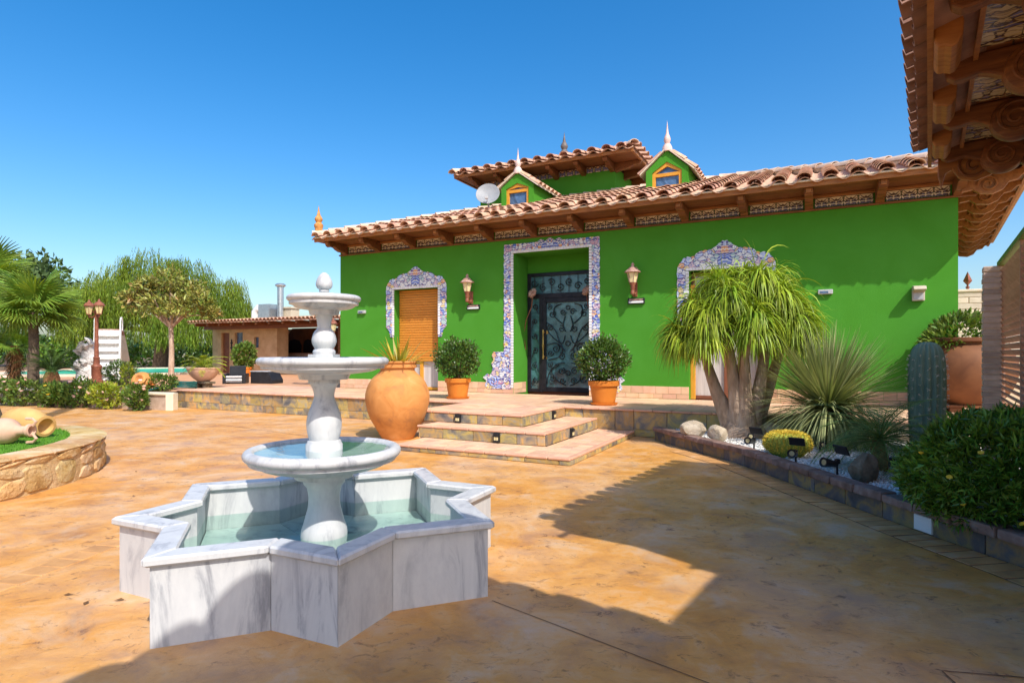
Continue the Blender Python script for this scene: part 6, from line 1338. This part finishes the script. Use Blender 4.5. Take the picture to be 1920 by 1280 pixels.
def fanpalm(label, loc, h, n, sc=1., skirt=0):
    o = thing('fan_palm', label, 'palm', loc, 0, 'fan palms at the left edge'); m = MB(); m.tube([(0,0,0),(.03,0,h*.5),(0,0,h)], [.17,.14,.13], 10); ob('trunk', m.mesh('trunk', MT['fibre' if skirt else 'barkd'], smooth=True), o)
    for i in range(n):
        f = i/n; a = i*2.399; el = -.32+1.75*f; ob('frond', fans[i % 3], o, (.06*math.cos(a),.06*math.sin(a),h+.15*f), (random.uniform(-.5,.5), -el, a), (sc*random.uniform(.85,1.08),)*3)
    if skirt:
        k = 260; a = RS.uniform(0,6.28,k); P = np.stack([.12*np.cos(a),.12*np.sin(a),RS.uniform(h*.2,h*.9,k)],1); V, F = blades(P, np.stack([np.cos(a),np.sin(a),-np.ones(k)*.6],1), RS.uniform(.25,.5,k), .04, 1., 3); ob('dead_skirt', npmesh('dead_skirt', V, F, MT['fibre']), o, kind='stuff')
fanpalm('green fan palm with big pleated fronds behind the rose hedge', gl(62,19.4), 2.35, 26, 1.0); fanpalm('taller fan palm cut off by the left edge of the picture', gl(-22,20.6), 3.4, 22, 1.05); fanpalm('short fan palm with a brown skirt of dead leaves', gl(28,21.5), 1.3, 12, .7, 1)
cyc = thing('sago_palm', 'dark green sago palm with stiff arching feather leaves', 'cycad', gl(97,18.6), 0); m = MB(); m.tube([(0,0,0),(0,0,.25),(0,0,.45)], [.2,.22,.16], 12); ob('trunk', m.mesh('trunk', MT['fibre'], smooth=True), cyc)
cf = [feather('frond', 1.15, 40, .16, .016, .8, 1.5, MT['l_cyc'], .35, .012), feather('frond', 1.0, 36, .15, .016, .95, 1.2, MT['l_cyc'], .35, .012)]; palm_crown(cyc, cf, 36, .45, .06, (-.45,.70))
rosel = ['rose bush at the far left with pale pink blooms','rose bush under the sago palm with pink blooms','thick green rose bush right of the sago palm base','rose bush with one yellow bloom in front of the curb','leafy rose bush below the twin lantern post','lime tinted rose bush below the white slide','small rose bush by the white end post of the curb']
for i, (u_, y_, r_) in enumerate(((-5,17.2,.55),(45,17.0,.5),(98,16.7,.38),(108,16.4,.36),(152,16.35,.5),(198,16.05,.46),(258,15.6,.36))):
    x_ = (u_-960)/1120*y_; o = bush('rose_bush', rosel[i], 'bush', (x_,y_,0), (r_,r_*.7,.40 if i not in (2,3,6) else .34), 900, .10, .055, 'l_lime' if i == 5 else 'l_rose', group='rose bushes along the curb', lump=.4)
    pts = [(random.uniform(-.8,.8)*r_, -random.uniform(.3,.6)*r_, random.uniform(.25,.85)) for _ in range(6)]
    if i != 2: blossoms(o, pts if i != 3 else pts[:2], .05, MT['yellow' if i == 3 else 'rosep'])
bush('dark_shrub', 'dark reddish green rounded shrub in front of the slide', 'bush', gl(226,18.6,.43), (.50,.45,.42), 1500, .10, .03, 'l_dark')
o = bush('yellow_shrub', 'slim shrub with yellow leaves beside the round jar', 'bush', gl(238,17.2,.43), (.14,.14,.42), 220, .09, .05, 'l_lime')
o = bush('red_flower_shrub', 'low green shrub with orange red flowers near the hose', 'bush', gl(298,16.9,.43), (.52,.35,.24), 900, .09, .05, 'l_rose'); blossoms(o, [(random.uniform(-.45,.3),-.25,random.uniform(.15,.42)) for _ in range(6)], .045, pm('orange_petal', (.70,.16,.03), 5, .6, 0))
# potted shrub by the annex
ap = gl(458,26.5); o = thing('annex_pot', 'orange pot standing by the annex wall', 'pot', ap, 0); m = MB(); m.lathe([(0,0),(.24,0),(.32,.36),(.34,.36),(.34,.42),(.3,.42),(0,.38)], 20); ob('pot_body', m.mesh('pot_body', MT['terra'], smooth=True, ang=35), o)
bush('broadleaf_shrub', 'big leaved green shrub in the orange pot by the annex wall', 'shrub', (ap[0],ap[1],LZ+.36), (.50,.42,.56), 700, .17, .12, 'l_rose', lump=.2)
# magnolia
mg = thing('magnolia_tree', 'small bronze leaved magnolia tree with a slim pale trunk', 'tree', gl(321,27.4), 0)
m = MB(); m.tube([(0,0,0),(.02,0,1.2),(-.02,0,2.3)], [.13,.11,.10], 9)
cl = [(-1.55,0,3.4,.75),(-.8,.4,3.9,.8),(.05,-.2,4.35,.72),(.75,.2,3.9,.75),(1.45,-.1,3.35,.70),(-.45,-.5,3.2,.75),(.55,-.5,3.1,.75),(-1.0,-.3,4.1,.5),(.3,.5,3.6,.7),(-2.0,.1,3.55,.35),(1.7,.2,2.9,.45)]
for (x, y, z, r) in cl: m.tube([(-.02,0,2.2),(x*.35,y*.4,2.75),(x*.85,y*.9,z-.1)], [.07,.045,.015], 6)
ob('trunk', m.mesh('trunk', MT['bark'], smooth=True), mg)
PP_ = []; UU = []
for (x, y, z, r) in cl: P, u = blobpts(340, (r,r,r*.72), .3, .35, 10); PP_.append(P+[x,y,z]); UU.append(u)
PP_ = np.concatenate(PP_); UU = np.concatenate(UU); V, F = leaves(PP_, UU*.6+unit(len(PP_))*.8+[0,0,.35], RS.uniform(.16,.30,len(PP_)), RS.uniform(.07,.12,len(PP_))); ob('crown', npmesh('crown', V, F, MT['l_mag']), mg, kind='stuff')
# weeping willow
wi = thing('weeping_willow', 'large weeping willow with hanging curtains of leaves behind the pool', 'tree', (-25.3,43.0,LZ), 0)
m = MB(); m.tube([(0,0,0),(.1,0,1.6),(-.1,0,3.)], [.55,.45,.38], 10); PP_ = []; DD_ = []
tops = [(-.6,0,8.0,2.0),(1.7,-.3,7.5,1.9),(-3.2,.2,6.9,1.9),(3.9,.2,6.3,1.9),(-5.4,.1,5.7,1.5),(5.2,-.2,4.9,1.2),(.6,-2.0,6.4,2.2),(-2.2,-2.2,5.9,2.0),(3.2,-2.2,5.2,1.8),(-6.6,.2,4.6,1.0),(2.9,-3.2,3.9,1.6)]
for (x, y, z, r) in tops:
    m.tube([(-.1,0,2.6),(x*.4,y*.4,z*.62),(x*.85,y*.85,z-.5)], [.24,.14,.05], 6)
    for q_ in range(int(12*r)):
        a = random.uniform(0, 6.283); rr_ = r*math.sqrt(random.uniform(.08,1)); cen = np.array([x+rr_*math.cos(a), y+rr_*math.sin(a)*.8, z-.40*rr_*rr_/r+random.uniform(-.45,.35)]); Lc = random.uniform(1.3,4.2)
        for k in range(15):
            p = cen + np.array([random.gauss(0,.20), random.gauss(0,.25), random.uniform(-.2,.15)]); L = min(Lc*random.uniform(.55,1.1), p[2]-1.2-random.uniform(0,.9)); sw_ = random.uniform(-.05,.05)
            if L < .4: continue
            st_ = np.arange(0, L, .11); out = np.array([math.cos(a), math.sin(a)*.8, 0])
            q = p + out*(.45*(1-np.exp(-st_*1.5)))[:,None] + np.stack([sw_*st_, 0*st_, -st_+.35*np.exp(-st_*2)],1); PP_.append(q); DD_.append(np.stack([RS.normal(size=len(q))*.22, RS.normal(size=len(q))*.22, -np.ones(len(q))],1))
PP_ = np.concatenate(PP_); DD_ = np.concatenate(DD_); V, F = leaves(PP_, DD_, RS.uniform(.22,.38,len(PP_)), RS.uniform(.035,.06,len(PP_)))
ob('crown', npmesh('crown', V, F, MT['l_wil']), wi, kind='stuff'); ob('trunk', m.mesh('trunk', MT['barkd'], smooth=True), wi)
# trees and hedges far behind
def ftree(label, loc, h, r, n=1600, L=.55, grp='trees far behind the garden'):
    o = thing('garden_tree', label, 'tree', loc, 0, grp); m = MB(); m.tube([(0,0,0),(.1,0,h*.35),(0,0,h*.6)], [.04*h,.03*h,.02*h], 8); PP_ = []; UU = []
    for k in range(9):
        a = k*2.4; q = np.array([r*.6*math.cos(a)*(k/9)**.5, r*.5*math.sin(a)*(k/9)**.5, h*(.45+.42*random.random())]); P, u = blobpts(n//9, (r*.5,r*.5,h*.2), .3, .4); PP_.append(P+q); UU.append(u); m.tube([(0,0,h*.35),tuple(q*np.array([.5,.5,.75])),tuple(q)], [.02*h,.012*h,.004*h], 5)
    ob('trunk', m.mesh('trunk', MT['barkd'], smooth=True), o); PP_ = np.concatenate(PP_); UU = np.concatenate(UU); V, F = leaves(PP_, UU*.6+unit(len(PP_))+[0,0,.2], L, L*.55); ob('crown', npmesh('crown', V, F, MT['l_far']), o, kind='stuff')
ftree('hazy tall tree behind the left fan palm', (-37,46,.3), 8.8, 3.2); ftree('hazy tree showing between the palm crown and the willow', (-34.0,50,.3), 7.0, 2.2); ftree('broad hazy tree at the far left edge', (-42.5,48,.3), 8.0, 3.6)
ftree('distant round tree showing just above the annex roof', (-26,58,.3), 5.4, 2.4)
o = thing('radio_mast', 'thin grey mast rising above the fan palm', 'mast', gl(58,60), 0); m = MB(); m.tube([(0,0,0),(0,0,10.9)], [.14,.10], 8); m.box(-.5,.5,-.03,.03,8.0,8.1); ob('pole', m.mesh('pole', MT['grey']), o)
PP_ = np.concatenate([blobpts(420, (2.2,1.6,1.5), .4, .3)[0]+[x_, 47+random.uniform(-1,3), 1.3+random.uniform(-.3,.4)] for x_ in np.arange(-46,-6,2.1)]); V, F = leaves(PP_, unit(len(PP_))+[0,0,.3], .42, .2); ob('back_hedge', npmesh('back_hedge', V, F, MT['l_bush']), None, kind='stuff')
PP_ = np.concatenate([blobpts(260, (9,4,3.2), .4, .4)[0]+[x_, 150+random.uniform(-8,8), 2.5] for x_ in np.arange(-190,190,9.)]); V, F = leaves(PP_, unit(len(PP_))+[0,0,.3], 1.8, 1.1); ob('far_tree_line', npmesh('far_tree_line', V, F, MT['l_far']), None, kind='stuff')

# ------------------------------------------------------------------ dry leaves on the sunlit concrete
lf_ = MB(); lf_.add([(-.03,0,.002),(-.008,.014,.008),(.03,.003,.004),(-.006,-.014,.010)], [(0,1,2,3)]); lfm = lf_.mesh('dry_leaf', pm('dry_leaf_brown', (.16,.08,.03), 5, .8, 0))
for i, (x, y, lab) in enumerate(((-2.75,3.70,'dry brown leaf on the concrete just left of the fountain, leftmost of three'),(-2.55,3.58,'dry brown leaf on the concrete left of the fountain, middle of three'),(-2.38,3.62,'dry brown leaf on the concrete left of the fountain, closest to its basin'),(-4.75,7.55,'dry leaf lying alone on the concrete beyond the stone planter'))):
    o = thing('dry_leaf', lab, 'leaf', (x,y,.004), i*1.7, 'dry leaves on the concrete', lfm)
